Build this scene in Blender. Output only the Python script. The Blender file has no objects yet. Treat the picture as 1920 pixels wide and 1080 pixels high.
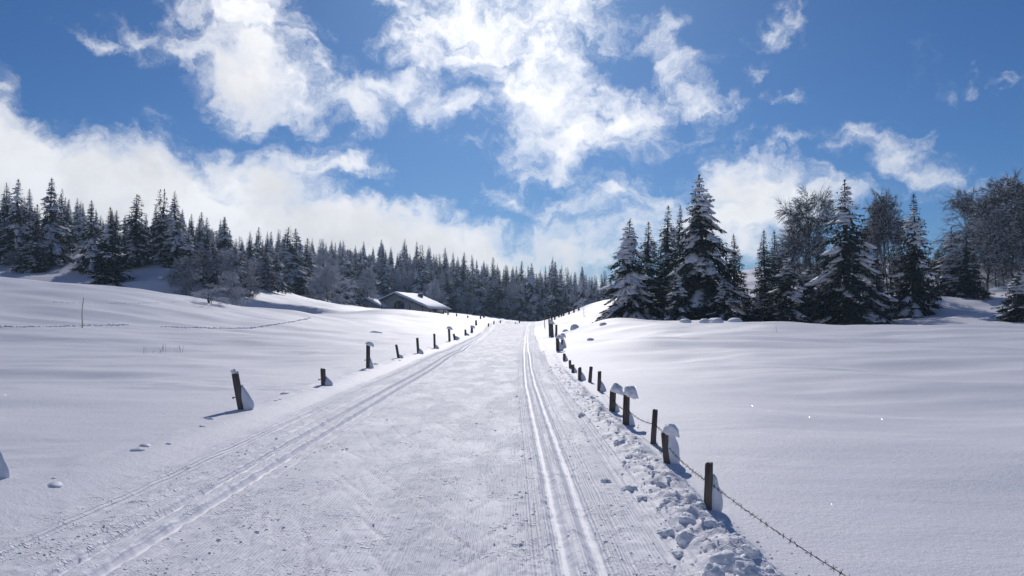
import bpy, bmesh, math, random
import numpy as np
from mathutils import Vector, noise as mnoise

random.seed(7)
rng = np.random.default_rng(11)
sc = bpy.context.scene
COL = sc.collection
R = math.radians

# ------------------------------------------------------------------ camera
CAM_H, FPX, PITCH = 1.65, 1440.0, math.atan(60 / 1440.0)
cam_d = bpy.data.cameras.new('camera')
cam_d.lens, cam_d.sensor_width = 27.0, 36.0
cam_d.clip_start, cam_d.clip_end = 0.05, 6000
cam = bpy.data.objects.new('camera', cam_d)
cam.location = (0, 0, CAM_H)
cam.rotation_euler = (math.pi / 2 + PITCH, 0, 0)
COL.objects.link(cam)
sc.camera = cam

# ------------------------------------------------------------------ light and exposure
SUN_EL, SUN_AZ = R(30), R(0.5)          # straight ahead, just above the top of the frame
vs = sc.view_settings
vs.view_transform, vs.look, vs.exposure, vs.gamma = 'Standard', 'None', -0.69, 1.0
vs.use_curve_mapping = False
sun_d = bpy.data.lights.new('sun', 'SUN')
sun_d.energy, sun_d.angle, sun_d.color = 4.5, R(0.6), (1.0, 0.965, 0.93)
sun = bpy.data.objects.new('sun', sun_d)
sdir = Vector((math.sin(SUN_AZ) * math.cos(SUN_EL), math.cos(SUN_AZ) * math.cos(SUN_EL), math.sin(SUN_EL)))
sun.rotation_euler = (-sdir).to_track_quat('-Z', 'Y').to_euler()
COL.objects.link(sun)
sc.cycles.use_denoising = True
sc.cycles.max_bounces = 6
sc.cycles.diffuse_bounces = 4
sc.cycles.glossy_bounces = 2
sc.cycles.caustics_reflective = sc.cycles.caustics_refractive = False


def azel(px, py):
    """pixel -> azimuth, elevation of that direction"""
    u, v = (px - 960) / FPX, (540 - py) / FPX
    y = math.cos(PITCH) - v * math.sin(PITCH)
    z = math.sin(PITCH) + v * math.cos(PITCH)
    return math.atan2(u, y), math.atan2(z, math.hypot(u, y))


def build_world():
    w = bpy.data.worlds.new('World')
    sc.world = w
    w.use_nodes = True
    nt = w.node_tree
    N, L = nt.nodes, nt.links
    N.clear()

    def nd(t, **kw):
        n = N.new(t)
        for k, v in kw.items():
            setattr(n, k, v)
        return n

    def mth(op, a, b=None, c=None, clamp=False):
        n = nd('ShaderNodeMath', operation=op, use_clamp=clamp)
        for i, x in enumerate((a, b, c)):
            if x is None:
                continue
            if isinstance(x, (int, float)):
                n.inputs[i].default_value = x
            else:
                L.new(x, n.inputs[i])
        return n.outputs[0]

    def sstep(x, a, b):
        n = nd('ShaderNodeMapRange', interpolation_type='SMOOTHSTEP')
        L.new(x, n.inputs[0])
        n.inputs[1].default_value, n.inputs[2].default_value = a, b
        return n.outputs[0]

    tc = nd('ShaderNodeTexCoord')
    sep = nd('ShaderNodeSeparateXYZ')
    L.new(tc.outputs['Generated'], sep.inputs[0])
    x, y, z = sep.outputs
    az = mth('ARCTAN2', x, y)
    el = mth('ARCSINE', z)
    uv = nd('ShaderNodeCombineXYZ')
    L.new(az, uv.inputs[0])
    L.new(el, uv.inputs[1])
    UV = uv.outputs[0]

    sky = nd('ShaderNodeTexSky', sky_type='NISHITA', sun_disc=False)
    sky.sun_elevation, sky.sun_rotation = SUN_EL, SUN_AZ
    sky.altitude, sky.air_density, sky.dust_density, sky.ozone_density = 1300, 1.0, 1.0, 5.0

    # warped direction for ragged outlines
    def noise(vec, scale, detail, rough, dist=0.0):
        n = nd('ShaderNodeTexNoise')
        n.inputs['Scale'].default_value = scale
        n.inputs['Detail'].default_value = detail
        n.inputs['Roughness'].default_value = rough
        n.inputs['Distortion'].default_value = dist
        L.new(vec, n.inputs['Vector'])
        return n
    nw = noise(UV, 9.0, 3.0, 0.55)
    off = nd('ShaderNodeVectorMath', operation='SUBTRACT')
    L.new(nw.outputs['Color'], off.inputs[0])
    off.inputs[1].default_value = (0.75, 0.75, 0.5)
    offs = nd('ShaderNodeVectorMath', operation='SCALE')
    L.new(off.outputs[0], offs.inputs[0])
    offs.inputs['Scale'].default_value = 0.085
    nw2 = noise(UV, 32.0, 4.0, 0.6)
    off2 = nd('ShaderNodeVectorMath', operation='MULTIPLY_ADD')
    L.new(nw2.outputs['Color'], off2.inputs[0])
    off2.inputs[1].default_value = (0.05, 0.05, 0.05)
    L.new(UV, off2.inputs[2])
    wuv = nd('ShaderNodeVectorMath', operation='ADD')
    L.new(off2.outputs[0], wuv.inputs[0])
    L.new(offs.outputs[0], wuv.inputs[1])
    WUV = wuv.outputs[0]

    # scattered clouds: soft ellipses, centre and radii given as photo pixels
    blobs = [(200, 66, 110, 26, -14, .75), (330, 88, 120, 36, -10, .8), (455, 60, 90, 90, 0, .9), (500, 125, 150, 80, -20, 1.1), (640, 170, 140, 50, -14, .9),
             (770, 165, 150, 50, -8, .9), (850, 195, 80, 35, -14, .8), (790, 90, 90, 50, -25, .85), (900, 45, 150, 85, 0, 1.0),
             (1040, 30, 130, 120, 0, 1.05), (1060, 150, 110, 130, 0, 1.1), (1090, 235, 110, 60, 0, 1.0), (1190, 215, 130, 60, 8, 1.0),
             (1300, 200, 80, 50, -25, .85), (1255, 125, 35, 75, 0, .75), (1045, 320, 60, 50, 0, .7),
             (965, 378, 80, 28, -6, .8), (1110, 365, 100, 60, 0, .9), (1180, 415, 150, 70, 0, 1.0), (1290, 400, 130, 50, 0, .9),
             (1400, 400, 130, 80, 0, 1.1), (1520, 370, 110, 40, 4, .75), (1620, 350, 120, 34, 6, .8), (1620, 252, 55, 28, 8, .85), (1705, 275, 65, 45, 0, .95), (1720, 320, 70, 40, 0, .9),
             (1495, 180, 48, 18, 0, .66), (1425, 132, 34, 26, 20, .55), (1435, 40, 70, 34, 12, .48), (1470, 265, 60, 24, -12, .5),
             (1830, 160, 60, 18, 0, .4), (1330, 290, 30, 22, 0, .45), (590, 300, 120, 34, -8, .85), (1080, 470, 120, 45, 0, 1.0), (570, 30, 70, 20, 0, .5), (1900, 135, 60, 20, 0, .5),
             (1860, 340, 110, 40, 0, .5), (880, 270, 90, 30, 0, .45)]
    cov = None
    for (px, py, rx, ry, rot, wt) in blobs:
        a, e = azel(px, py)
        mp = nd('ShaderNodeMapping', vector_type='TEXTURE')
        L.new(WUV, mp.inputs['Vector'])
        mp.inputs['Location'].default_value = (a, e, 0)
        mp.inputs['Rotation'].default_value = (0, 0, R(rot))
        mp.inputs['Scale'].default_value = (1.9 * rx / FPX, 1.9 * ry / FPX, 1)
        g = nd('ShaderNodeTexGradient', gradient_type='SPHERICAL')
        L.new(mp.outputs[0], g.inputs[0])
        gw = mth('MULTIPLY', g.outputs['Fac'], wt)
        cov = gw if cov is None else mth('SMOOTH_MAX', cov, gw, 0.15)
    # rest of the sky carries the same broken cloud
    far = noise(UV, 2.2, 2.0, 0.5)
    farc = sstep(far.outputs['Fac'], 0.52, 0.72)
    inside = mth('MULTIPLY', sstep(mth('ABSOLUTE', az), 0.78, 0.62), sstep(el, 0.62, 0.44))
    inside = mth('MULTIPLY', inside, sstep(el, -0.3, -0.2))
    cov = mth('MULTIPLY', cov, inside)
    cov = mth('MULTIPLY_ADD', mth('MULTIPLY', farc, 0.75), mth('SUBTRACT', 1.0, inside), cov)
    # the low bank: its upper edge falls from left to right
    edge = [(-300, 70), (0, 135), (90, 205), (200, 245), (290, 250), (400, 295), (520, 325), (640, 345), (760, 395), (860, 400), (940, 438), (1010, 472), (1110, 505), (1250, 575), (2300, 620)]
    fc = nd('ShaderNodeFloatCurve')
    pts = [azel(px, py) for px, py in edge]
    A0, A1 = -1.0, 1.0
    cur = fc.mapping.curves[0]
    data = [((a - A0) / (A1 - A0), e) for a, e in pts]
    data = [(0.0, data[0][1])] + data + [(1.0, 0.0)]
    while len(cur.points) < len(data):
        cur.points.new(0.5, 0.5)
    for p, (a, b) in zip(cur.points, data):
        p.location = (a, b)
    fc.mapping.update()
    L.new(mth('MULTIPLY_ADD', az, 1 / (A1 - A0), -A0 / (A1 - A0), clamp=True), fc.inputs['Value'])
    wsep = nd('ShaderNodeSeparateXYZ')
    L.new(WUV, wsep.inputs[0])
    below = mth('SUBTRACT', fc.outputs[0], wsep.outputs[1])
    bank = sstep(below, -0.06, 0.085)
    cov = mth('SMOOTH_MAX', cov, mth('MULTIPLY', bank, 1.55), 0.1)
    # detail: fine torn wisps
    mp = nd('ShaderNodeMapping')
    L.new(WUV, mp.inputs['Vector'])
    mp.inputs['Rotation'].default_value = (0, 0, R(24))
    mp.inputs['Scale'].default_value = (0.8, 1.35, 1)
    n1 = noise(mp.outputs[0], 10.0, 10.0, 0.60, 0.5)
    n2 = noise(WUV, 30.0, 6.0, 0.65, 0.3)
    dn = mth('MULTIPLY_ADD', n2.outputs['Fac'], 0.28, mth('MULTIPLY', n1.outputs['Fac'], 0.86))
    dens = mth('ADD', mth('MULTIPLY_ADD', cov, 1.25, -0.40), mth('MULTIPLY', mth('SUBTRACT', dn, 0.57), 3.2))
    alpha = sstep(dens, -0.06, 1.1)
    present = sstep(cov, 0.02, 0.25)
    alpha = mth('MULTIPLY', alpha, present)
    # cloud light: forward scattering round the sun, thicker parts greyer
    dot = nd('ShaderNodeVectorMath', operation='DOT_PRODUCT')
    L.new(tc.outputs['Generated'], dot.inputs[0])
    dot.inputs[1].default_value = sdir
    cs = mth('MAXIMUM', dot.outputs['Value'], 0.0)
    halo = mth('POWER', cs, 14.0)
    lum = mth('MULTIPLY_ADD', halo, 0.75, 1.48)
    thick = sstep(dens, 0.45, 1.0)
    n3 = noise(WUV, 7.0, 5.0, 0.55)
    shade = mth('MULTIPLY', thick, sstep(n3.outputs['Fac'], 0.35, 0.65))
    lum = mth('MULTIPLY', lum, mth('MULTIPLY_ADD', shade, -0.22, 1.06))
    ccol = nd('ShaderNodeMix', data_type='RGBA')
    ccol.inputs['A'].default_value = (0.93, 0.95, 1.0, 1)
    ccol.inputs['B'].default_value = (1.0, 0.985, 0.965, 1)
    L.new(halo, ccol.inputs['Factor'])
    bg1 = nd('ShaderNodeBackground')
    bg1.inputs['Strength'].default_value = 0.08
    hs = nd('ShaderNodeHueSaturation')
    hs.inputs['Saturation'].default_value = 1.1
    L.new(sky.outputs[0], hs.inputs['Color'])
    tint = nd('ShaderNodeMix', data_type='RGBA', blend_type='MULTIPLY')
    tint.inputs['Factor'].default_value = 1.0
    tint.inputs['B'].default_value = (0.57, 0.88, 1.18, 1)
    L.new(hs.outputs[0], tint.inputs['A'])
    L.new(tint.outputs['Result'], bg1.inputs['Color'])
    bg2 = nd('ShaderNodeBackground')
    L.new(ccol.outputs['Result'], bg2.inputs['Color'])
    L.new(lum, bg2.inputs['Strength'])
    mix = nd('ShaderNodeMixShader')
    L.new(alpha, mix.inputs[0])
    L.new(bg1.outputs[0], mix.inputs[1])
    L.new(bg2.outputs[0], mix.inputs[2])
    out = nd('ShaderNodeOutputWorld')
    L.new(mix.outputs[0], out.inputs['Surface'])


build_world()

# ------------------------------------------------------------------ helpers
def P(px, py, d):
    """photo pixel + forward distance along the ground -> world point"""
    u, v = (px - 960) / FPX, (540 - py) / FPX
    y = math.cos(PITCH) - v * math.sin(PITCH)
    z = math.sin(PITCH) + v * math.cos(PITCH)
    return np.array((u / y * d, d, CAM_H + z / y * d))


def new_mat(name, color, rough=0.8, spec=0.3):
    m = bpy.data.materials.new(name)
    m.use_nodes = True
    b = m.node_tree.nodes['Principled BSDF']
    b.inputs['Base Color'].default_value = (*color, 1)
    b.inputs['Roughness'].default_value = rough
    b.inputs['Specular IOR Level'].default_value = spec
    return m, m.node_tree, b


def noise_color(m_nt_b, c0, c1, scale, lo=0.35, hi=0.65, detail=4, stretch=(1, 1, 1), bump=0.0, bdist=0.01, coord='Object'):
    m, nt, b = m_nt_b
    tc = nt.nodes.new('ShaderNodeTexCoord')
    mp = nt.nodes.new('ShaderNodeMapping')
    mp.inputs['Scale'].default_value = stretch
    nt.links.new(tc.outputs[coord], mp.inputs[0])
    n = nt.nodes.new('ShaderNodeTexNoise')
    n.inputs['Scale'].default_value, n.inputs['Detail'].default_value = scale, detail
    nt.links.new(mp.outputs[0], n.inputs['Vector'])
    mr = nt.nodes.new('ShaderNodeMapRange')
    mr.inputs[1].default_value, mr.inputs[2].default_value = lo, hi
    nt.links.new(n.outputs['Fac'], mr.inputs[0])
    mx = nt.nodes.new('ShaderNodeMix')
    mx.data_type = 'RGBA'
    mx.inputs['A'].default_value, mx.inputs['B'].default_value = (*c0, 1), (*c1, 1)
    nt.links.new(mr.outputs[0], mx.inputs['Factor'])
    nt.links.new(mx.outputs['Result'], b.inputs['Base Color'])
    if bump:
        bp = nt.nodes.new('ShaderNodeBump')
        bp.inputs['Strength'].default_value, bp.inputs['Distance'].default_value = bump, bdist
        nt.links.new(n.outputs['Fac'], bp.inputs['Height'])
        nt.links.new(bp.outputs[0], b.inputs['Normal'])
    return m


SNOW = (0.81, 0.81, 0.86)
M = {}


def snow_field_mat(name, groomed):
    m, nt, b = new_mat(name, SNOW, 0.62, 0.22)
    N, L = nt.nodes, nt.links
    tc = N.new('ShaderNodeTexCoord')

    def noi(scale, detail, rough=0.55, vec=None):
        n = N.new('ShaderNodeTexNoise')
        n.inputs['Scale'].default_value, n.inputs['Detail'].default_value, n.inputs['Roughness'].default_value = scale, detail, rough
        L.new(vec or tc.outputs['Object'], n.inputs['Vector'])
        return n.outputs['Fac']

    def mth(op, a, b_=None, c=None):
        n = N.new('ShaderNodeMath')
        n.operation = op
        for i, x in enumerate((a, b_, c)):
            if x is None:
                continue
            if isinstance(x, (int, float)):
                n.inputs[i].default_value = x
            else:
                L.new(x, n.inputs[i])
        return n.outputs[0]
    fine = noi(60 if not groomed else 45, 4, 0.6)
    height = mth('MULTIPLY', fine, 0.006 if not groomed else 0.005)
    if not groomed:
        height = mth('ADD', height, mth('MULTIPLY', noi(16, 5, 0.65), 0.012))
    if groomed:
        sep = N.new('ShaderNodeSeparateXYZ')
        L.new(tc.outputs['Object'], sep.inputs[0])
        wav = mth('SINE', mth('MULTIPLY', sep.outputs[0], 2 * math.pi / 0.028))
        mp = N.new('ShaderNodeMapping')
        mp.inputs['Scale'].default_value = (1.4, 0.35, 1)
        L.new(tc.outputs['Object'], mp.inputs[0])
        patch = N.new('ShaderNodeMapRange')
        patch.inputs[1].default_value, patch.inputs[2].default_value = 0.36, 0.56
        L.new(noi(1.3, 3, 0.6, mp.outputs[0]), patch.inputs[0])
        height = mth('ADD', height, mth('MULTIPLY', mth('MULTIPLY', wav, patch.outputs[0]), 0.0030))
        # fine diagonal skate scratches, two directions
        for ang in (24, -24):
            mp2 = N.new('ShaderNodeMapping')
            mp2.inputs['Rotation'].default_value = (0, 0, R(ang))
            mp2.inputs['Scale'].default_value = (26, 0.7, 1)
            L.new(tc.outputs['Object'], mp2.inputs[0])
            s = N.new('ShaderNodeMapRange')
            s.inputs[1].default_value, s.inputs[2].default_value = 0.60, 0.72
            L.new(noi(1.0, 2, 0.5, mp2.outputs[0]), s.inputs[0])
            height = mth('ADD', height, mth('MULTIPLY', s.outputs[0], -0.0022))
    if groomed:
        at = N.new('ShaderNodeAttribute')
        at.attribute_name = 'pressed'
        loose = mth('SUBTRACT', 1.0, at.outputs['Fac'])
        # flecks and kicked-up grains, in drifts
        fmask = N.new('ShaderNodeMapRange')
        fmask.inputs[1].default_value, fmask.inputs[2].default_value = 0.42, 0.62
        L.new(noi(1.7, 4, 0.6), fmask.inputs[0])
        for sc_, lo, hi, am in ((17, 0.58, 0.69, 0.013), (38, 0.56, 0.70, 0.008)):
            fl = N.new('ShaderNodeMapRange')
            fl.inputs[1].default_value, fl.inputs[2].default_value = lo, hi
            L.new(noi(sc_, 2, 0.5), fl.inputs[0])
            height = mth('ADD', height, mth('MULTIPLY', mth('MULTIPLY', fl.outputs[0], fmask.outputs[0]), am))
        height = mth('MULTIPLY', height, mth('MULTIPLY_ADD', loose, 0.85, 0.15))
        L.new(mth('MULTIPLY_ADD', loose, 0.04, 0.60), b.inputs['Roughness'])
        L.new(mth('MULTIPLY_ADD', loose, -0.04, 0.22), b.inputs['Specular IOR Level'])
    bp = N.new('ShaderNodeBump')
    bp.inputs['Strength'].default_value = 1.0 if groomed else 0.9
    bp.inputs['Distance'].default_value = 1.0
    L.new(height, bp.inputs['Height'])
    L.new(bp.outputs[0], b.inputs['Normal'])
    # slight tone drift of packed and loose snow
    mx = N.new('ShaderNodeMix')
    mx.data_type = 'RGBA'
    mx.inputs['A'].default_value = (0.78, 0.765, 0.82, 1)
    mx.inputs['B'].default_value = (0.85, 0.83, 0.87, 1)
    L.new(noi(0.5 if not groomed else 2.5, 5, 0.6), mx.inputs['Factor'])
    if groomed:
        mx.inputs['A'].default_value, mx.inputs['B'].default_value = (0.85, 0.835, 0.88, 1), (0.90, 0.885, 0.92, 1)
    L.new(mx.outputs['Result'], b.inputs['Base Color'])
    return m


M['snow_field'] = snow_field_mat('snow_field', False)
M['snow_groomed'] = snow_field_mat('snow_groomed', True)
M['snow'] = noise_color(new_mat('snow_lumps', SNOW, 0.65, 0.3), (0.77, 0.795, 0.86), (0.84, 0.855, 0.90), 3.0, bump=0.35, bdist=0.03)
M['snow_tree'] = noise_color(new_mat('snow_on_boughs', SNOW, 0.75, 0.2), (0.72, 0.75, 0.83), (0.85, 0.86, 0.91), 2.0)
M['needles'] = noise_color(new_mat('spruce_needles', (0.02, 0.035, 0.025), 0.75, 0.2), (0.010, 0.020, 0.016), (0.030, 0.046, 0.032), 1.3)
M['bark'] = noise_color(new_mat('spruce_bark', (0.08, 0.06, 0.05), 0.9), (0.05, 0.038, 0.03), (0.12, 0.095, 0.08), 6, stretch=(1, 1, 0.3))
M['beech_bark'] = noise_color(new_mat('beech_bark', (0.1, 0.09, 0.085), 0.9), (0.035, 0.03, 0.03), (0.085, 0.073, 0.07), 5)
M['frost_bark'] = noise_color(new_mat('frosted_bark', (0.2, 0.18, 0.19), 0.9), (0.085, 0.075, 0.08), (0.19, 0.17, 0.178), 5)
M['post'] = noise_color(new_mat('weathered_wood', (0.1, 0.085, 0.075), 0.9, 0.2), (0.045, 0.038, 0.034), (0.17, 0.145, 0.13), 14, stretch=(1, 1, 0.12), bump=0.6, bdist=0.01)
M['post_top'] = noise_color(new_mat('dark_end_grain', (0.03, 0.026, 0.024), 0.9), (0.015, 0.013, 0.012), (0.06, 0.05, 0.045), 40)
M['wire'] = noise_color(new_mat('rusty_wire', (0.05, 0.04, 0.035), 0.7), (0.012, 0.011, 0.011), (0.05, 0.036, 0.03), 30)
M['stake'] = noise_color(new_mat('bamboo_stake', (0.3, 0.22, 0.12), 0.7), (0.25, 0.2, 0.14), (0.42, 0.34, 0.24), 4)
M['plaster'] = noise_color(new_mat('grey_lime_plaster', (0.3, 0.27, 0.25), 0.9), (0.42, 0.39, 0.365), (0.58, 0.54, 0.51), 0.6, detail=6, bump=0.2, bdist=0.05)
M['roofwood'] = noise_color(new_mat('dark_eaves_wood', (0.05, 0.042, 0.04), 0.85), (0.03, 0.026, 0.026), (0.075, 0.062, 0.058), 3)
M['doorwood'] = noise_color(new_mat('dark_door_wood', (0.03, 0.03, 0.035), 0.7), (0.02, 0.02, 0.024), (0.045, 0.045, 0.05), 3, stretch=(4, 4, 0.3))
M['glass'] = new_mat('window_glass', (0.035, 0.06, 0.065), 0.08, 0.6)[0]
M['stone'] = noise_color(new_mat('chimney_stone', (0.16, 0.15, 0.14), 0.9), (0.1, 0.095, 0.09), (0.2, 0.19, 0.18), 4)
M['straw'] = new_mat('dry_grass', (0.16, 0.125, 0.085), 0.8)[0]


def np_mesh(name, verts, quads=None, tris=None, mats=(), smooth=True):
    """mesh from arrays (fast path)"""
    me = bpy.data.meshes.new(name)
    verts = np.asarray(verts, dtype=np.float32).reshape(-1, 3)
    lv, st, tot = [], [], []
    off = 0
    for arr, k in ((quads, 4), (tris, 3)):
        if arr is None or len(arr) == 0:
            continue
        arr = np.asarray(arr, dtype=np.int32).reshape(-1, k)
        lv.append(arr.ravel())
        st.append(off + np.arange(len(arr), dtype=np.int32) * k)
        tot.append(np.full(len(arr), k, dtype=np.int32))
        off += arr.size
    me.vertices.add(len(verts))
    me.vertices.foreach_set('co', verts.ravel())
    lv = np.concatenate(lv)
    me.loops.add(len(lv))
    me.loops.foreach_set('vertex_index', lv)
    st = np.concatenate(st)
    me.polygons.add(len(st))
    me.polygons.foreach_set('loop_start', st)
    me.polygons.foreach_set('loop_total', np.concatenate(tot))
    for m in mats:
        me.materials.append(m)
    me.update(calc_edges=True)
    me.validate()
    if smooth:
        me.polygons.foreach_set('use_smooth', np.ones(len(me.polygons), dtype=bool))
    return me


def link(name, me, parent=None, loc=(0, 0, 0), kind=None):
    o = bpy.data.objects.new(name, me)
    COL.objects.link(o)
    o.location = loc
    if parent is not None:
        o.parent = parent
    if kind:
        o['kind'] = kind
    return o


def tag(o, label, cat, group=None):
    o['label'], o['category'] = label, cat
    if group:
        o['group'] = group
    return o


def thing(name, label, cat, loc=(0, 0, 0), rot=(0, 0, 0), scale=(1, 1, 1), group=None):
    o = bpy.data.objects.new(name, None)
    COL.objects.link(o)
    o.empty_display_size = 0.2
    o.location, o.rotation_euler, o.scale = loc, rot, scale
    return tag(o, label, cat, group)


class Geo:
    """collects vertices / quads / triangles of one part"""
    def __init__(s):
        s.v, s.q, s.t = [], [], []

    def tube(s, pts, rad, n=5, cap=True):
        pts = [np.asarray(p, float) for p in pts]
        base = len(s.v)
        for i, p in enumerate(pts):
            d = pts[min(i + 1, len(pts) - 1)] - pts[max(i - 1, 0)]
            d = d / (np.linalg.norm(d) + 1e-9)
            a = np.cross(d, (0, 0, 1.0)) if abs(d[2]) < 0.95 else np.cross(d, (1.0, 0, 0))
            a /= np.linalg.norm(a)
            b = np.cross(d, a)
            r = rad[i]
            for k in range(n):
                t = 2 * math.pi * k / n
                s.v.append(p + r * (math.cos(t) * a + math.sin(t) * b))
        for i in range(len(pts) - 1):
            for k in range(n):
                k2 = (k + 1) % n
                s.q.append((base + i * n + k, base + i * n + k2, base + (i + 1) * n + k2, base + (i + 1) * n + k))
        if cap:
            for i, sgn in ((0, 1), (len(pts) - 1, -1)):
                c = len(s.v)
                s.v.append(pts[i])
                for k in range(n):
                    k2 = (k + 1) % n
                    f = (c, base + i * n + k2, base + i * n + k)
                    s.t.append(f if sgn > 0 else f[::-1])

    def box(s, lo, hi):
        b = len(s.v)
        for z in (lo[2], hi[2]):
            for y in (lo[1], hi[1]):
                for x in (lo[0], hi[0]):
                    s.v.append(np.array((x, y, z), float))
        for f in ((0, 2, 3, 1), (4, 5, 7, 6), (0, 1, 5, 4), (2, 6, 7, 3), (0, 4, 6, 2), (1, 3, 7, 5)):
            s.q.append(tuple(b + i for i in f))

    def poly_prism(s, pts, y0, y1):
        """polygon in xz extruded along y (fan triangulated, convex)"""
        b, n = len(s.v), len(pts)
        for y in (y0, y1):
            for x, z in pts:
                s.v.append(np.array((x, y, z), float))
        for i in range(n):
            j = (i + 1) % n
            s.q.append((b + i, b + j, b + n + j, b + n + i))
        for i in range(1, n - 1):
            s.t.append((b, b + i + 1, b + i))
            s.t.append((b + n, b + n + i, b + n + i + 1))

    def mesh(s, name, mat, smooth=True):
        return np_mesh(name, np.array(s.v), s.q, s.t, (mat,) if not isinstance(mat, (tuple, list)) else mat, smooth)


# ------------------------------------------------------------------ noise on arrays
_perm = np.random.default_rng(5).permutation(512)
_perm = np.concatenate([_perm, _perm, _perm])
_ga = np.random.default_rng(6).uniform(0, 2 * np.pi, 512)
_gx, _gy = np.cos(_ga), np.sin(_ga)


def perlin(x, y):
    xi, yi = np.floor(x).astype(np.int64), np.floor(y).astype(np.int64)
    xf, yf = x - xi, y - yi
    xi &= 511
    yi &= 511
    u, v = xf * xf * xf * (xf * (xf * 6 - 15) + 10), yf * yf * yf * (yf * (yf * 6 - 15) + 10)

    def g(ix, iy, fx, fy):
        h = _perm[_perm[ix & 511] + (iy & 511)]
        return _gx[h] * fx + _gy[h] * fy
    a, b = g(xi, yi, xf, yf), g(xi + 1, yi, xf - 1, yf)
    c, d = g(xi, yi + 1, xf, yf - 1), g(xi + 1, yi + 1, xf - 1, yf - 1)
    return (a + u * (b - a)) + v * ((c + u * (d - c)) - (a + u * (b - a)))


def fbm(x, y, o=4, gain=0.5):
    s, a = 0, 1.0
    for i in range(o):
        s = s + a * perlin(x * 2 ** i + 17.3 * i, y * 2 ** i + 9.1 * i)
        a *= gain
    return s


def ss(x, a, b):
    t = np.clip((x - a) / (b - a), 0, 1)
    return t * t * (3 - 2 * t)


# ------------------------------------------------------------------ terrain: thin plate spline through measured points
ctl = []
for yy in (-30, -10, 0, 5, 10, 15, 20, 30, 40, 50, 62, 78):
    for xx in (-5.5, -2, 2.2):
        ctl.append((xx, yy, 0.0))
for yy, zz in ((100, .25), (130, .6), (160, .95), (180, 1.0), (215, 0.2), (250, 0.8)):
    ctl.append((0 + max(0, yy - 130) * 0.06, yy, zz))
pix = [  # left field
    (0, 780, 13), (0, 690, 25), (0, 640, 42), (0, 612, 50), (153, 615, 50), (300, 660, 38), (400, 617, 60), (580, 600, 85), (600, 640, 50), (750, 618, 78), (820, 608, 105),
    (0, 520, 78), (97, 531, 78), (250, 542, 79), (333, 555, 80), (389, 567, 81), (444, 578, 82), (540, 584, 88), (595, 591, 92), (640, 587, 105), (710, 581, 125), (790, 585, 130), (860, 592, 135), (915, 596, 140),
    # dip behind the crest
    (0, 532, 92), (150, 542, 92), (300, 560, 94), (400, 578, 95), (480, 590, 97), (560, 592, 103), (640, 591, 114), (440, 583, 112), (550, 586, 120), (665, 590, 130), (745, 592, 150), (850, 597, 160),
    # wooded slope on the left
    (0, 503, 118), (60, 506, 120), (190, 530, 112), (130, 492, 122), (133, 470, 136), (250, 500, 122), (280, 478, 138), (305, 505, 120), (400, 545, 120), (470, 560, 130), (540, 562, 190), (620, 573, 200), (690, 588, 212), (660, 583, 206),
    (755, 589, 220), (840, 588, 226), (900, 592, 250), (975, 598, 270), (1040, 600, 280), (0, 430, 190), (150, 440, 190), (300, 455, 200), (450, 490, 225), (600, 520, 260), (760, 535, 300), (900, 550, 330), (1000, 562, 340), (1100, 572, 330), (700, 562, 258), (850, 570, 282),
    (660, 588, 150), (700, 589, 165), (660, 587, 182), (615, 579, 172), (725, 589, 185), (690, 587, 140), (1000, 607, 115), (1000, 606, 140), (960, 608, 118), (1020, 604, 108), (930, 606, 128), (1055, 591, 112),
    # right field and crest
    (1130, 602, 62), (1250, 604, 62), (1400, 605, 62), (1600, 609, 60), (1750, 612, 58), (1920, 615, 56), (1500, 640, 38), (1900, 650, 34), (1150, 640, 38), (1400, 720, 19.6), (1920, 760, 14.5), (1920, 1000, 6), (2300, 620, 50),
    (1180, 610, 80), (1315, 612, 82), (1450, 612, 84), (1590, 616, 78), (1700, 613, 76),
    # hill on the right
    (1040, 600, 100), (1075, 590, 105), (1130, 566, 112), (1200, 550, 120), (1410, 508, 135), (1550, 530, 120), (1300, 580, 105), (1450, 575, 105), (1600, 588, 95), (1750, 598, 75), (1750, 555, 95), (1748, 497, 118), (1800, 567, 96),
    (1850, 577, 86), (1920, 560, 88), (1900, 535, 100), (1850, 540, 108), (1920, 612, 64), (1920, 590, 74), (1600, 490, 140), (1900, 500, 140), (2200, 520, 110), (2200, 570, 80)]
ctl += [tuple(P(*p)) for p in pix]
ctl += [(-60, -40, 1), (60, -40, 0), (-40, 0, 0.4), (40, 0, 0.1), (-90, 20, 4), (90, 20, 2), (-200, 0, 14), (200, 0, 6), (-250, 200, 40), (250, 200, 22), (0, 560, 4), (-300, 560, 24), (300, 560, 20), (60, 220, 9), (120, 300, 16), (-120, 400, 12), (40, 420, 8), (-200, 300, 24)]
ctl = np.array(ctl)
CX, CY, CZ = ctl.T
S = 100.0


def _k(r2):
    return 0.5 * r2 * np.log(r2 + 1e-12)


n = len(ctl)
A = np.zeros((n + 3, n + 3))
A[:n, :n] = _k(((CX[:, None] - CX) ** 2 + (CY[:, None] - CY) ** 2) / S ** 2) + np.eye(n) * 2e-5
A[:n, n], A[:n, n + 1], A[:n, n + 2] = 1, CX / S, CY / S
A[n:, :n] = A[:n, n:].T
W = np.linalg.solve(A, np.concatenate([CZ, np.zeros(3)]))


def tps(x, y):
    x, y = np.clip(x, -330, 330), np.clip(y, -60, 600)
    if x.size < 2000:
        return W[n] + W[n + 1] * x / S + W[n + 2] * y / S + _k(((x[:, None] - CX) ** 2 + (y[:, None] - CY) ** 2) / S ** 2) @ W[:n]
    out = np.full(x.shape, W[n])
    out += W[n + 1] * x / S + W[n + 2] * y / S
    for i in range(n):
        out += W[i] * _k(((x - CX[i]) ** 2 + (y - CY[i]) ** 2) / S ** 2)
    return out


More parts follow.
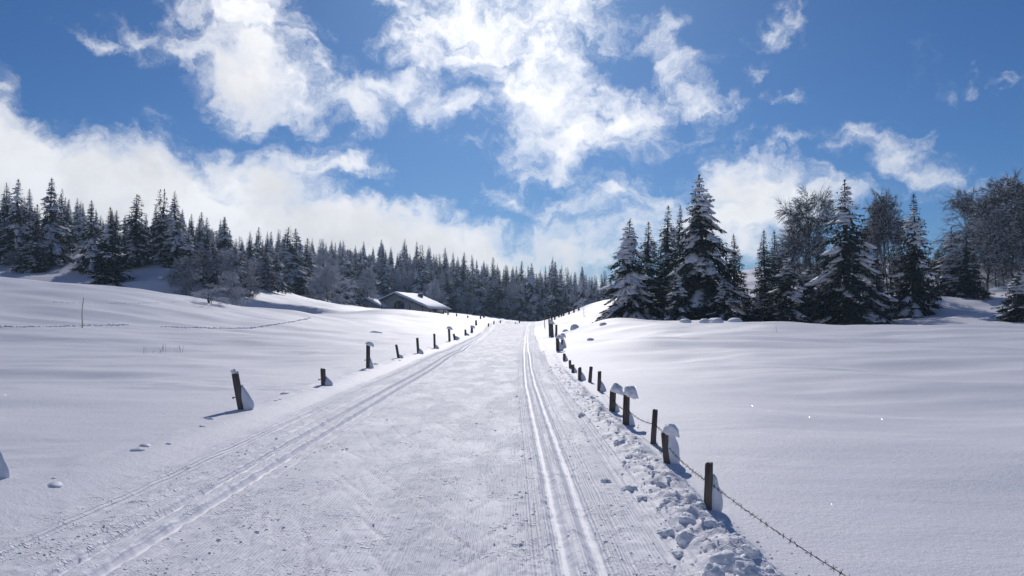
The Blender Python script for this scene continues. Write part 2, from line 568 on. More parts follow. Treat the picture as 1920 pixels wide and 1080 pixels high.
# trail: lateral coordinate t; the right-hand edge drifts away and the whole trail bends right far off
def rshift(y):
    return np.interp(y, [-50, 20, 30, 45, 64, 85, 103, 125, 150, 200, 400], [0, 0, 0.12, 0.34, 0.7, 1.15, 1.7, 2.6, 4.2, 8, 30])


def lshift(y):
    return np.interp(y, [-50, 105, 118, 135, 160, 200, 400], [0, 0, 0.25, 1.2, 3.4, 8, 30])


def t2x(t, y):
    w = ss(t, -2.4, 0.2)
    return t + lshift(y) * (1 - w) + rshift(y) * w


def x2t(x, y):
    t = x.copy() if isinstance(x, np.ndarray) else np.array(x, float)
    for _ in range(12):
        t = t + (x - t2x(t, y)) * 0.8
    return t


skates = []
for _ in range(420):
    y0 = 4.2 + 34 * rng.random() ** 1.6
    sg = rng.choice((-1, 1))
    ln = rng.uniform(0.8, 2.6)
    an = R(rng.uniform(10, 30)) * sg
    x0 = rng.uniform(-2.35, 0.25)
    skates.append((x0, y0, math.sin(an), math.cos(an), ln, rng.uniform(0.011, 0.018), rng.uniform(0.004, 0.012)))


def ground(x, y):
    x, y = np.atleast_1d(np.asarray(x, float)), np.atleast_1d(np.asarray(y, float))
    t = x2t(x, y)
    z = tps(x, y)
    # shaded bank beyond the left field
    bx = np.clip((x + 62) / 45, 0, 1)
    bd = 106 + 20 * bx
    mask = ss(x, -62, -50) * (1 - ss(x, -33, -24))
    z = z + 1.25 * mask * ss(y, bd - 0.8, bd + 0.8)
    near = 1 - ss(y, 60, 150)
    ontrail = ss(t, -4.4, -3.7) * (1 - ss(t, 1.2, 1.8))
    # wind-shaped swells of the open field
    off = 1 - ss(t, -4.6, -3.6) * (1 - ss(t, 1.5, 2.6))
    far = ss(np.abs(t + 1.5), 3.0, 9.0)
    z = z + off * far * (0.34 * fbm(x / 12.0 + 3.1, y / 6.0, 2) + 0.13 * fbm(x / 5.0 + 1.3, y / 2.8, 2) + 0.022 * fbm(x / 2.8, y / 1.5 + 5, 3))
    z = z + off * (0.008 + 0.03 * ss(fbm(x / 7.0 + 9, y / 5.0 + 4, 2), 0.1, 0.5)) * fbm(x / 1.1, y / 0.6, 3)
    # left bank down to the trail
    z = z + 0.10 * (1 - ss(t, -4.5, -3.75)) * (1 - 0.6 * ss(-t, 7, 16)) * near
    fs = np.clip(y / 12.0, 0.35, 6)
    edge = np.exp(-((t + 4.72) / 0.22) ** 2)
    z = z + edge * near * 0.05 * np.maximum(0, fbm(x * 1.3, y * 0.55 + 3, 3) + 0.1)
    # groomer's edge line
    ej = 0.03 * fbm(y * 0.7, y * 0 + 2.5, 2)
    z = z + 0.035 * np.exp(-((t + 3.66 + ej) / 0.05) ** 2) * near - 0.03 * np.exp(-((t + 3.56 + ej) / 0.05) ** 2) * near
    rough = np.exp(-((t + 3.36) / 0.17) ** 2) + 0.6 * np.exp(-((t + 2.35) / 0.2) ** 2) + 0.8 * np.exp(-((t - 0.12) / 0.13) ** 2) + 0.8 * np.exp(-((t - 0.86) / 0.14) ** 2) + 0.7 * np.exp(-((t - 0.49) / 0.05) ** 2)
    z = z + ontrail * near * (0.012 * fbm(x * 3.2, y * 2.2, 4, 0.6) + 0.008 * np.maximum(0, fbm(x * 7, y * 7 + 3, 3, 0.6)) + 0.020 * rough * np.maximum(0, fbm(x * 9, y * 6, 3, 0.6)))
    # pressed ski tracks
    jig = 0.012 * fbm(y * 0.5, y * 0 + 0.5, 2)
    ragged = 1 + 0.35 * fbm(y * 5.0 + 3 * t, t * 2.0, 3)
    for c, w, dp in ((-3.24, 0.03, 0.018), (-2.50, 0.03, 0.018), (0.18, 0.03, 0.02), (0.80, 0.03, 0.02), (-3.00, 0.06, 0.075), (-2.72, 0.06, 0.075), (0.36, 0.06, 0.042), (0.60, 0.062, 0.047), (1.08, 0.022, 0.02), (1.16, 0.022, 0.02), (1.23, 0.02, 0.015)):
        q = np.abs(t - c - jig) / (w * ragged)
        wide = np.clip(y / 28, 1, 3)
        z = z - dp * np.clip(1.45 - q / wide, 0, 1) * near
    # churned berm along the right-hand fence
    amp = 0.35 + 0.65 * (1 - ss(y, 12, 40))
    bw = np.exp(-((t - 1.50) / 0.23) ** 4) * (1 - ss(y, 45, 95))
    cl = fbm(x * 5.0, y * 4.0, 3, 0.55)
    lump = np.maximum(0, fbm(x * 2.2 + 7, y * 1.8, 2))
    z = z + bw * amp * (0.045 + 0.09 * lump + 0.045 * cl + 0.028 * fbm(x * 13, y * 11, 3, 0.6))
    # skate marks in the middle of the trail
    for (x0, y0, sx, sy, ln, w, dp) in (skates if x.size > 1000 else ()):
        i = np.nonzero((np.abs(y - y0) < ln) & (np.abs(x - x0) < ln * 0.6))[0]
        if len(i) == 0:
            continue
        dx, dy = x[i] - x0, y[i] - y0
        al, ac = dx * sx + dy * sy, dx * sy - dy * sx
        z[i] -= dp * np.exp(-(ac / w) ** 2) * (1 - ss(np.abs(al), ln * 0.3, ln * 0.5)) * (1 - 1.4 * np.exp(-((ac - 2 * w) / w) ** 2) * 0.4)
    return z


def gz(x, y):
    return float(ground(x, y)[0])


def build_ground():
    ys = list(np.arange(-14, 3.4, 0.35))
    y = 3.4
    while y < 1800:
        ys.append(y)
        y += max(0.02, 0.0046 * y) if y < 60 else (0.0065 * y if y < 160 else (0.013 * y if y < 600 else 0.08 * y))
    ys = np.array(ys)
    mid = np.concatenate([np.arange(-5.4, -3.92, 0.0265), np.arange(-3.9, 1.30, 0.0195), np.arange(1.3135, 2.41, 0.0265)])
    outl, s, v = [], 0.0265, -5.4
    while v > -1500:
        s *= 1.036
        v -= s
        outl.append(v)
    outr, s, v = [], 0.0265, mid[-1]
    while v < 1500:
        s *= 1.036
        v += s
        outr.append(v)
    ts = np.concatenate([outl[::-1], mid, outr])
    T, Y = np.meshgrid(ts, ys)
    X = t2x(T, Y)
    Z = ground(X.ravel(), Y.ravel())
    V = np.stack([X.ravel(), Y.ravel(), Z], 1)
    nt_, ny = len(ts), len(ys)
    idx = np.arange(nt_ * ny).reshape(ny, nt_)
    Q = np.stack([idx[:-1, :-1], idx[:-1, 1:], idx[1:, 1:], idx[1:, :-1]], -1)
    tm = 0.5 * (ts[1:] + ts[:-1])
    trail = (tm > -3.9) & (tm < 1.26)
    ym = 0.5 * (ys[1:] + ys[:-1])
    on = trail[None, :] & (ym[:, None] < 330)
    for nm, mask, mat in (('ski_trail', on, M['snow_groomed']), ('snow_field', ~on, M['snow_field'])):
        q = Q[mask]
        u, inv = np.unique(q, return_inverse=True)
        me = np_mesh(nm, V[u], inv.reshape(-1, 4), None, (mat,))
        if nm == 'ski_trail':
            at = me.attributes.new('pressed', 'FLOAT', 'POINT')
            tt = T.ravel()[u]
            pr = np.zeros(len(tt))
            for c in (-3.0, -2.74, 0.38, 0.60):
                pr = np.maximum(pr, 1 - ss(np.abs(tt - c), 0.03, 0.07))
            at.data.foreach_set('value', pr.astype(np.float32))
        o = link(nm, me, kind='structure')
        o['label'] = {'ski_trail': 'groomed snow trail with pressed ski tracks and skate marks', 'snow_field': 'untracked open snow field with gentle swells'}[nm]
    print('ground', nt_ * ny)


build_ground()

# ------------------------------------------------------------------ tree prototypes (unit height 10 m, scaled per tree)
def add_tri_batch(geo, arr):
    """arr (k,3,3) triangles"""
    b = len(geo.v)
    geo.v.extend(arr.reshape(-1, 3))
    geo.t.extend((b + 3 * i, b + 3 * i + 1, b + 3 * i + 2) for i in range(len(arr)))


def spruce_meshes(name, seed, rad=2.4, droop=0.5, snow=0.7, plate=1.0, frost=0.12, gap=0.3, step=0.11, twig=1.0, uneven=0.2, tops=1, lean=0.0):
    """trunk, crown and snow meshes of a spruce 10 m tall"""
    r = np.random.default_rng(seed)
    tr, cr, sn = Geo(), Geo(), Geo()
    H = 10.0
    bend = lambda z: np.array((lean * (z / H) ** 2 + 0.05 * math.sin(z * 0.7 + seed), 0.05 * math.sin(z * 0.5 + seed * 2), z))
    zs = np.linspace(-0.3, H - 0.1, 9)
    tr.tube([bend(z) for z in zs], [0.17 * (1 - (z / H)) ** 0.9 + 0.012 for z in zs], 7)
    tops_l = [(0.0, 0.0, H)]
    if tops > 1:
        tops_l.append((0.35, 0.1, H * 0.985))
        a = bend(H * 0.6)
        tr.tube([a, a + np.array((0.3, 0.1, 1.6)), np.array((0.38, 0.12, H * 0.97))], [0.06, 0.04, 0.012], 5)
    z = 0.25
    side = r.uniform(0.75, 1.25, 12)
    tris, frosts = [], []
    while z < H - 0.12:
        f = z / H
        nb = int(r.integers(5, 8)) if f < 0.9 else int(r.integers(4, 6))
        a0 = r.uniform(0, 6.28)
        for k in range(nb):
            ang = a0 + 6.283 * k / nb + r.normal(0, 0.25)
            prof = (1 - f) ** 0.86 * (0.85 + 0.15 * min(1, f / 0.06))
            L = rad * prof * r.uniform(1 - uneven * 1.3, 1 + uneven * 0.6) * side[int(ang / 6.283 * 12) % 12] ** 0.6 + 0.07
            o = bend(min(H - 0.1, z + r.uniform(-0.5, 0.5) * gap * (1.1 - f)))
            if tops > 1 and f > 0.62 and r.random() < 0.5:
                o = o + np.array((0.38, 0.12, 0)) * min(1, (f - 0.6) / 0.25)
            dh = np.array((math.cos(ang), math.sin(ang), 0))
            dr = droop * (0.55 + 0.45 * (1 - f)) * r.uniform(0.7, 1.3)
            top = min(1.0, max(0.0, (f - 0.80) / 0.18))
            dr = dr * (1 - top) - 0.55 * top
            L *= 1 - 0.25 * top
            npt = max(3, int(L / 0.35) + 2)
            sv = np.linspace(0, 1, npt)
            # out, sagging, tip lifting a little
            zz = 0.12 * sv - dr * sv ** 1.4 * (1 - 0.28 * sv ** 3)
            pl = o + dh * (sv * L)[:, None] * (1 - 0.10 * dr * sv[:, None]) + np.stack([0 * sv, 0 * sv, zz * L], 1)
            perp = np.array((-dh[1], dh[0], 0))
            m = max(3, int(L / step))
            for j in range(m):
                s = (j + r.random()) / m
                if s < 0.12:
                    continue
                i = min(int(s * (npt - 1)), npt - 2)
                p = pl[i] + (pl[i + 1] - pl[i]) * (s * (npt - 1) - i)
                tl = twig * (0.22 * (1 - 0.6 * f) + 0.17 * L * (1 - abs(s - 0.55))) * r.uniform(0.7, 1.25)
                for sd in (-1, 1, 0):
                    if sd == 0 and r.random() < 0.35:
                        continue
                    if sd:
                        d = dh * r.uniform(0.35, 0.9) + perp * sd * r.uniform(0.6, 1.0) + np.array((0, 0, r.uniform(-0.65, -0.05)))
                    else:
                        d = dh * r.uniform(0.1, 0.6) + perp * r.normal(0, 0.25) + np.array((0, 0, r.uniform(-1.1, -0.5)))
                    d /= np.linalg.norm(d)
                    wv = np.cross(d, (0, 0, 1.0) if sd == 0 else (r.normal(0, .4), r.normal(0, .4), 1.0))
                    wv /= (np.linalg.norm(wv) + 1e-6)
                    w = tl * r.uniform(0.14, 0.24)
                    mid = p + d * tl * 0.45
                    tip = p + d * tl + np.array((0, 0, -0.10 * tl))
                    tr2 = [(p, mid + wv * w, tip), (p, tip, mid - wv * w)]
                    tris.extend(tr2)
                    if sd and r.random() < frost:
                        up = np.array((0, 0, 0.02))
                        for q in tr2:
                            frosts.append(tuple(v + up for v in q))
            # a pad of snow lying along the bough
            tipn = o + dh * L * 0.7
            patch = mnoise.noise(Vector((tipn[0] * 0.75 + seed, tipn[1] * 0.75, tipn[2] * 0.6)))
            if r.random() < snow + patch * 0.9 and L > 0.22:
                big = min(1.5, max(0.45, 1 + 1.3 * patch))
                s0, s1 = r.uniform(0.15, 0.45), r.uniform(0.86, 1.03)
                ns, base = 6, len(sn.v)
                for a in range(ns):
                    u = a / (ns - 1)
                    s = s0 + (s1 - s0) * u
                    i = min(int(min(s, 0.999) * (npt - 1)), npt - 2)
                    p = pl[i] + (pl[i + 1] - pl[i]) * (s * (npt - 1) - i)
                    env = math.sin(math.pi * min(1, 0.10 + 0.86 * u ** 0.8)) ** 0.6
                    hw = plate * big * (0.06 + 0.105 * L ** 0.8) * env * r.uniform(0.6, 1.4)
                    hw = min(hw, 0.36)
                    th = plate * (0.045 + 0.035 * L) * env * r.uniform(0.7, 1.3)
                    sh = perp * r.normal(0, 0.03)
                    for (cx, cz) in ((-1, -0.35), (-0.75, 0.45), (0, 1.0), (0.75, 0.45), (1, -0.35)):
                        sn.v.append(p + sh + perp * hw * cx + np.array((0, 0, cz * th + 0.02 - 0.25 * hw * abs(cx))))
                for a in range(ns - 1):
                    for b in range(4):
                        sn.q.append((base + a * 5 + b, base + a * 5 + b + 1, base + (a + 1) * 5 + b + 1, base + (a + 1) * 5 + b))
                    sn.q.append((base + a * 5 + 4, base + a * 5, base + (a + 1) * 5, base + (a + 1) * 5 + 4))
                for e in (0, ns - 1):
                    c = base + e * 5
                    f3 = [(c, c + 1, c + 2), (c, c + 2, c + 3), (c, c + 3, c + 4)]
                    sn.t.extend(f3 if e else [q[::-1] for q in f3])
        z += gap * (1 - 0.45 * f) * r.uniform(0.75, 1.25)
    for (tx, ty, tz) in tops_l:
        for k in range(10):
            a = r.uniform(0, 6.28)
            p = np.array((tx, ty, tz - 0.35 * r.random())) + (bend(H) * (1, 1, 0))
            d = np.array((math.cos(a) * 0.5, math.sin(a) * 0.5, 0.9)) * r.uniform(0.12, 0.28)
            wv = np.array((-math.sin(a), math.cos(a), 0)) * 0.035
            tris.append((p - wv, p + wv, p + d))
    add_tri_batch(cr, np.array(tris))
    if frosts:
        add_tri_batch(sn, np.array(frosts))
    return (tr.mesh(name + '_trunk', M['bark']), cr.mesh(name + '_crown', M['needles'], False), sn.mesh(name + '_snow', M['snow_tree']))


def prisms(name, segs, mat, snow=False):
    """many short tapering three-sided sticks (or the snow ridge lying on each) as one mesh"""
    A = np.array([[*p, *q, a, b] for p, q, a, b in segs])
    p, q, r0, r1 = A[:, 0:3], A[:, 3:6], A[:, 6:7], A[:, 7:8]
    d = q - p
    d /= np.linalg.norm(d, axis=1, keepdims=True) + 1e-9
    s1 = np.cross(d, np.array((0.03, 0.02, 1.0)))
    s1 /= np.linalg.norm(s1, axis=1, keepdims=True) + 1e-9
    s2 = np.cross(s1, d)
    up = np.array((0, 0, 1.0))
    if snow:
        ring = [lambda c, r: c - s1 * r * 1.15 + up * r * 0.1, lambda c, r: c + up * r * 2.1, lambda c, r: c + s1 * r * 1.15 + up * r * 0.1]
    else:
        ring = [lambda c, r: c + s1 * r, lambda c, r: c - s1 * r * 0.5 + s2 * r * 0.87, lambda c, r: c - s1 * r * 0.5 - s2 * r * 0.87]
    V = np.stack([f(p, r0) for f in ring] + [f(q, r1) for f in ring], 1)
    k = np.arange(len(A))[:, None] * 6
    Q = np.stack([k + np.array(f) for f in ((0, 1, 4, 3), (1, 2, 5, 4), (2, 0, 3, 5))], 1)
    return np_mesh(name, V.reshape(-1, 3), Q.reshape(-1, 4), None, (mat,))


def broadleaf_meshes(name, seed, bark, H=10.0, spread=0.55, trunks=1, snow=0.5, first=0.28, levels=5, upr=0.5, twigs=5, nl=14, arch=0.12, reach=0.30, thin=0.011):
    """bare crown: trunk mesh, crown (limbs and twigs) mesh, snow mesh"""
    r = np.random.default_rng(seed)
    tr, segs, snows = Geo(), [], []

    def grow(p, d, L, rad, lev):
        nseg = 4 if lev > 2 else (3 if lev > 0 else 2)
        pts, dd = [p], d
        wob = r.normal(0, 0.13, (nseg, 3))
        for i in range(nseg):
            dd = dd + wob[i] + np.array((0, 0, 0.04 if lev > 2 else -arch))
            dd = dd / math.sqrt(dd @ dd)
            q = pts[-1] + dd * (L / nseg)
            r0, r1 = rad * (1 - 0.5 * i / nseg), rad * (1 - 0.5 * (i + 1) / nseg)
            segs.append((pts[-1], q, r0, r1))
            if r.random() < snow * (0.25 + math.hypot(dd[0], dd[1])):
                w = max(r0 * 1.05, thin * 1.3)
                snows.append((pts[-1], q, w, w * 0.9))
            pts.append(q)
        if lev == 0:
            return
        nc = {1: twigs, 2: 6, 3: 6}.get(lev, 5)
        for c in range(nc):
            s = r.uniform(0.25, 1.0) if c else 1.0
            k = min(int(s * nseg), nseg - 1)
            o = pts[k] + (pts[k + 1] - pts[k]) * (s * nseg - k)
            ax = r.normal(0, 1, 3)
            ax = ax - dd * (ax @ dd)
            ax[2] *= 0.7
            ax = ax / math.sqrt(ax @ ax + 1e-9)
            sp = spread * r.uniform(0.6, 1.35) * (0.45 if c == 0 else 1)
            grow(o, dd * math.cos(sp) + ax * math.sin(sp), L * r.uniform(0.5, 0.74), max(rad * 0.52, thin), lev - 1)
    for t in range(trunks):
        b = np.array((r.normal(0, 0.35), r.normal(0, 0.35), -0.3)) if trunks > 1 else np.array((0, 0, -0.3))
        d = np.array((r.normal(0, 0.06), r.normal(0, 0.06), 1.0))
        pts, nn = [b], 7
        for i in range(nn):
            d = d + np.array((r.normal(0, 0.06), r.normal(0, 0.06), 0.05))
            d /= np.linalg.norm(d)
            pts.append(pts[-1] + d * (H * 0.74) / nn)
        r0 = 0.16 if trunks == 1 else 0.10
        tr.tube(pts, [r0 * (1 - 0.85 * i / nn) + 0.01 for i in range(nn + 1)], 7)
        nlimb = int(nl / trunks ** 0.5)
        for k in range(nlimb):
            s = first + (1 - first) * (k + r.random() * 0.6) / nlimb
            i = min(int(s * nn), nn - 1)
            o = pts[i] + (pts[i + 1] - pts[i]) * (s * nn - i)
            a = k * 2.4 + r.normal(0, 0.4)
            e = upr + 0.5 * s + r.normal(0, 0.12)
            dv = np.array((math.cos(a) * math.cos(e), math.sin(a) * math.cos(e), math.sin(e)))
            grow(o, dv, H * reach * (1.2 - 0.6 * s), 0.06 * (1.2 - 0.7 * s), levels - 2)
        grow(pts[-1], d, H * 0.13, 0.035, levels - 2)
    return (tr.mesh(name + '_trunk', bark), prisms(name + '_crown', segs, bark), prisms(name + '_snow', snows, M['snow_tree'], True))


SP = {
    'plastered': spruce_meshes('plastered', 3, rad=2.6, droop=1.35, snow=0.6, plate=1.9, frost=0.02, uneven=0.35, gap=0.29),
    'broad': spruce_meshes('broad', 14, rad=2.7, droop=1.5, snow=0.36, plate=1.6, frost=0.015, uneven=0.45, gap=0.25),
    'dark': spruce_meshes('dark', 25, rad=2.3, droop=0.95, snow=0.22, plate=1.15, frost=0.012, uneven=0.38, gap=0.25),
    'ragged': spruce_meshes('ragged', 36, rad=2.5, droop=1.1, snow=0.27, plate=1.6, frost=0.01, uneven=0.6, gap=0.27),
    'slim': spruce_meshes('slim', 47, rad=1.8, droop=0.6, snow=0.22, plate=0.95, frost=0.015, gap=0.24, uneven=0.35),
    'plump': spruce_meshes('plump', 58, rad=2.8, droop=0.8, snow=0.4, plate=1.5, frost=0.03, gap=0.34, step=0.12, twig=1.15, uneven=0.35),
    'frosted_a': spruce_meshes('frosted_a', 69, rad=2.3, droop=1.1, snow=0.42, plate=1.15, frost=0.13, step=0.12, gap=0.29, uneven=0.35),
    'frosted_b': spruce_meshes('frosted_b', 70, rad=2.0, droop=0.95, snow=0.38, plate=1.05, frost=0.15, step=0.12, gap=0.28, uneven=0.4),
    'frosted_c': spruce_meshes('frosted_c', 81, rad=2.5, droop=1.3, snow=0.4, plate=1.3, frost=0.07, step=0.12, gap=0.29, uneven=0.5),
    'twin': spruce_meshes('twin', 92, rad=2.3, droop=1.0, snow=0.26, plate=1.05, frost=0.06, step=0.12, gap=0.29, tops=2, uneven=0.4),
}
BL = {
    'beech_a': broadleaf_meshes('beech_a', 5, M['beech_bark'], snow=0.13, nl=23, thin=0.014, twigs=8, reach=0.32, upr=0.4, first=0.2),
    'beech_b': broadleaf_meshes('beech_b', 8, M['beech_bark'], spread=0.5, snow=0.16, trunks=3, first=0.33, upr=0.65, reach=0.26, nl=15, thin=0.014, twigs=8),
    'beech_f': broadleaf_meshes('beech_f', 12, M['beech_bark'], snow=0.32, first=0.12, spread=0.62, nl=18, thin=0.015, reach=0.27, twigs=7),
    'beech_g': broadleaf_meshes('beech_g', 19, M['frost_bark'], snow=0.6, spread=0.65, first=0.10, trunks=2, nl=14, thin=0.015, reach=0.27, twigs=7),
    'beech_white': broadleaf_meshes('beech_white', 44, M['frost_bark'], snow=0.95, spread=0.66, first=0.10, trunks=2, nl=14, thin=0.018, reach=0.27, twigs=7),
    'shrub': broadleaf_meshes('shrub', 23, M['beech_bark'], snow=0.8, spread=0.7, first=0.02, trunks=5, upr=0.15, levels=4, thin=0.02, nl=12),
    'sapling': broadleaf_meshes('sapling', 31, M['beech_bark'], snow=0.35, spread=0.5, first=0.2, levels=3, twigs=3, upr=0.6, nl=10, thin=0.02),
}
def _co(m):
    a = np.empty(len(m.vertices) * 3, dtype=np.float32)
    m.vertices.foreach_get('co', a)
    return a.reshape(-1, 3)


def _extent(me3):
    co = np.concatenate([_co(m) for m in me3])
    rr = np.hypot(co[:, 0], co[:, 1])
    return float(np.percentile(co[:, 2], 99.95)), float(np.percentile(rr, 98.5))


EXT = {k: _extent(v) for k, v in {**SP, **BL}.items()}


def plant(kind, x, y, H, half, label, group=None, yaw=None, name=None, sink=0.12):
    src = SP.get(kind) or BL[kind]
    spr = kind in SP
    h0, w0 = EXT[kind]
    yaw = random.uniform(0, 6.28) if yaw is None else yaw
    o = thing(name or ('spruce_tree' if spr else 'beech_tree'), label, 'shrub' if name and 'shrub' in name else 'tree',
              (x, y, gz(x, y) - sink), (random.gauss(0, 0.015), random.gauss(0, 0.015), yaw), (half / w0, half / w0, H / h0), group)
    for nm, me in zip(('trunk', 'crown', 'snow_load'), src):
        link(nm, me, o, kind='stuff' if nm == 'snow_load' else None)
    return o


def plant_px(kind, px, top, d, wpx, label, group=None, **kw):
    x = P(px, 600, d)[0]
    H = P(px, top, d)[2] - gz(x, d) + 0.1
    return plant(kind, x, d, H, wpx / 2 * d / FPX * (1.18 if kind.startswith(('frosted', 'twin')) else 1.0), label, group, **kw)


# ---- trees by the right-hand field
GR = 'snowy trees beyond the fenced field on the hill side'
for a in [
    ('plastered', 1180, 413, 84, 112, 'squat spruce plastered with thick snow plates, alone at the end of its clump'),
    ('dark', 1218, 418, 96, 80, 'slim dark spruce squeezed behind the squat snow-plastered spruce'),
    ('dark', 1254, 388, 98, 84, 'tall dark spruce just behind the flank of the tallest broad spruce'),
    ('slim', 1277, 389, 101, 60, 'narrow dark spruce tip showing against the tallest broad spruce'),
    ('broad', 1314, 332, 86, 168, 'tallest broad spruce with long sagging snow-laden boughs'),
    ('plump', 1271, 497, 79, 66, 'small plump spruce at the foot of the tallest spruce, beside the squat one'),
    ('plump', 1358, 512, 80, 62, 'small snow-caked spruce at the foot of the tallest spruce, beside snowy boulders'),
    ('slim', 1378, 441, 97, 62, 'slender dark spruce with a thin spire beside the tallest spruce'),
    ('dark', 1401, 541, 88, 38, 'tiny spruce sapling in the gap next to a slender spruce'),
    ('plump', 1420, 543, 90, 36, 'tiny spruce sapling in the gap next to twin narrow spruces'),
    ('slim', 1434, 432, 92, 60, 'narrow spruce of a twin pair, its crown nearer the gap in the trees'),
    ('slim', 1452, 434, 94, 64, 'narrow spruce of a twin pair, its crown nearer the bare beech'),
    ('ragged', 1474, 478, 84, 104, 'broad low dark spruce under the rim of a bare beech crown'),
    ('dark', 1518, 486, 86, 78, 'mid-sized dark spruce in front of a bare beech trunk'),
    ('ragged', 1589, 340, 82, 158, 'tall ragged dark spruce with snow clumps on its upper boughs'),
    ('dark', 1713, 367, 86, 96, 'tall tapering dark spruce with layered boughs at the foot of the hill'),
    ('slim', 1761, 468, 116, 44, 'small dark spruce high on the snowy hill'),
    ('frosted_a', 1789, 427, 98, 80, 'pale frosted spruce on the hill, in front of a spreading beech'),
    ('dark', 1815, 440, 96, 70, 'dark-sided spruce leaning against a pale frosted spruce on the hill'),
    ('dark', 1846, 527, 90, 28, 'tiny spruce sapling below the beeches on the hill'),
    ('plump', 1910, 498, 68, 84, 'small dark spruce with snow blobs at the foot of the beech hill'),
    ('slim', 1645, 500, 92, 60, 'short spruce in the thicket below the many-stemmed beech'),
    ('dark', 1552, 520, 95, 60, 'short spruce hidden low behind the ragged dark spruce'),
]:
    plant_px(*a[:4], a[4] * 1.22, a[5], GR)
for a in [
    ('beech_a', 1526, 352, 100, 170, 'large bare beech with snow-dusted twigs behind the ragged spruce'),
    ('beech_b', 1662, 352, 100, 104, 'many-stemmed bare beech between two tall dark spruces'),
    ('beech_a', 1828, 352, 114, 160, 'wide bare beech on the hill behind the pale frosted spruce'),
    ('beech_b', 1905, 322, 112, 160, 'tallest dark bare beech on the hill crest'),
    ('beech_a', 1868, 400, 120, 110, 'lower bare beech between the two big beeches on the hill'),
    ('beech_a', 1985, 330, 112, 150, 'bare beech at the edge of the hill grove'),
    ('beech_f', 1506, 392, 103, 120, 'round-crowned beech half behind the large bare beech'),
    ('beech_f', 1650, 372, 103, 110, 'bare beech filling the gap beside the many-stemmed beech'),
    ('beech_f', 1852, 380, 108, 130, 'dense bare beech in the middle of the hill grove'),
    ('beech_a', 1930, 372, 104, 150, 'low-crowned bare beech filling the edge of the hill grove'),
    ('beech_b', 1878, 450, 108, 90, 'young bare beech under the big beeches of the hill'),
    ('beech_b', 1950, 340, 120, 130, 'bare beech behind the tallest dark beech'),
    ('beech_b', 1690, 470, 104, 70, 'thin bare beech behind the layered dark spruce'),
]:
    plant_px(*a, GR)
plant_px('sapling', 1750, 537, 84, 26, 'thin leafless sapling on the slope beside the layered dark spruce', name='sapling')
plant_px('sapling', 1095, 573, 100, 22, 'thin leafless bush on the bright slope by the squat spruce', name='shrub')
plant_px('sapling', 1418, 497, 134, 30, 'little bare trees on the hilltop in the gap between spruces', name='sapling')

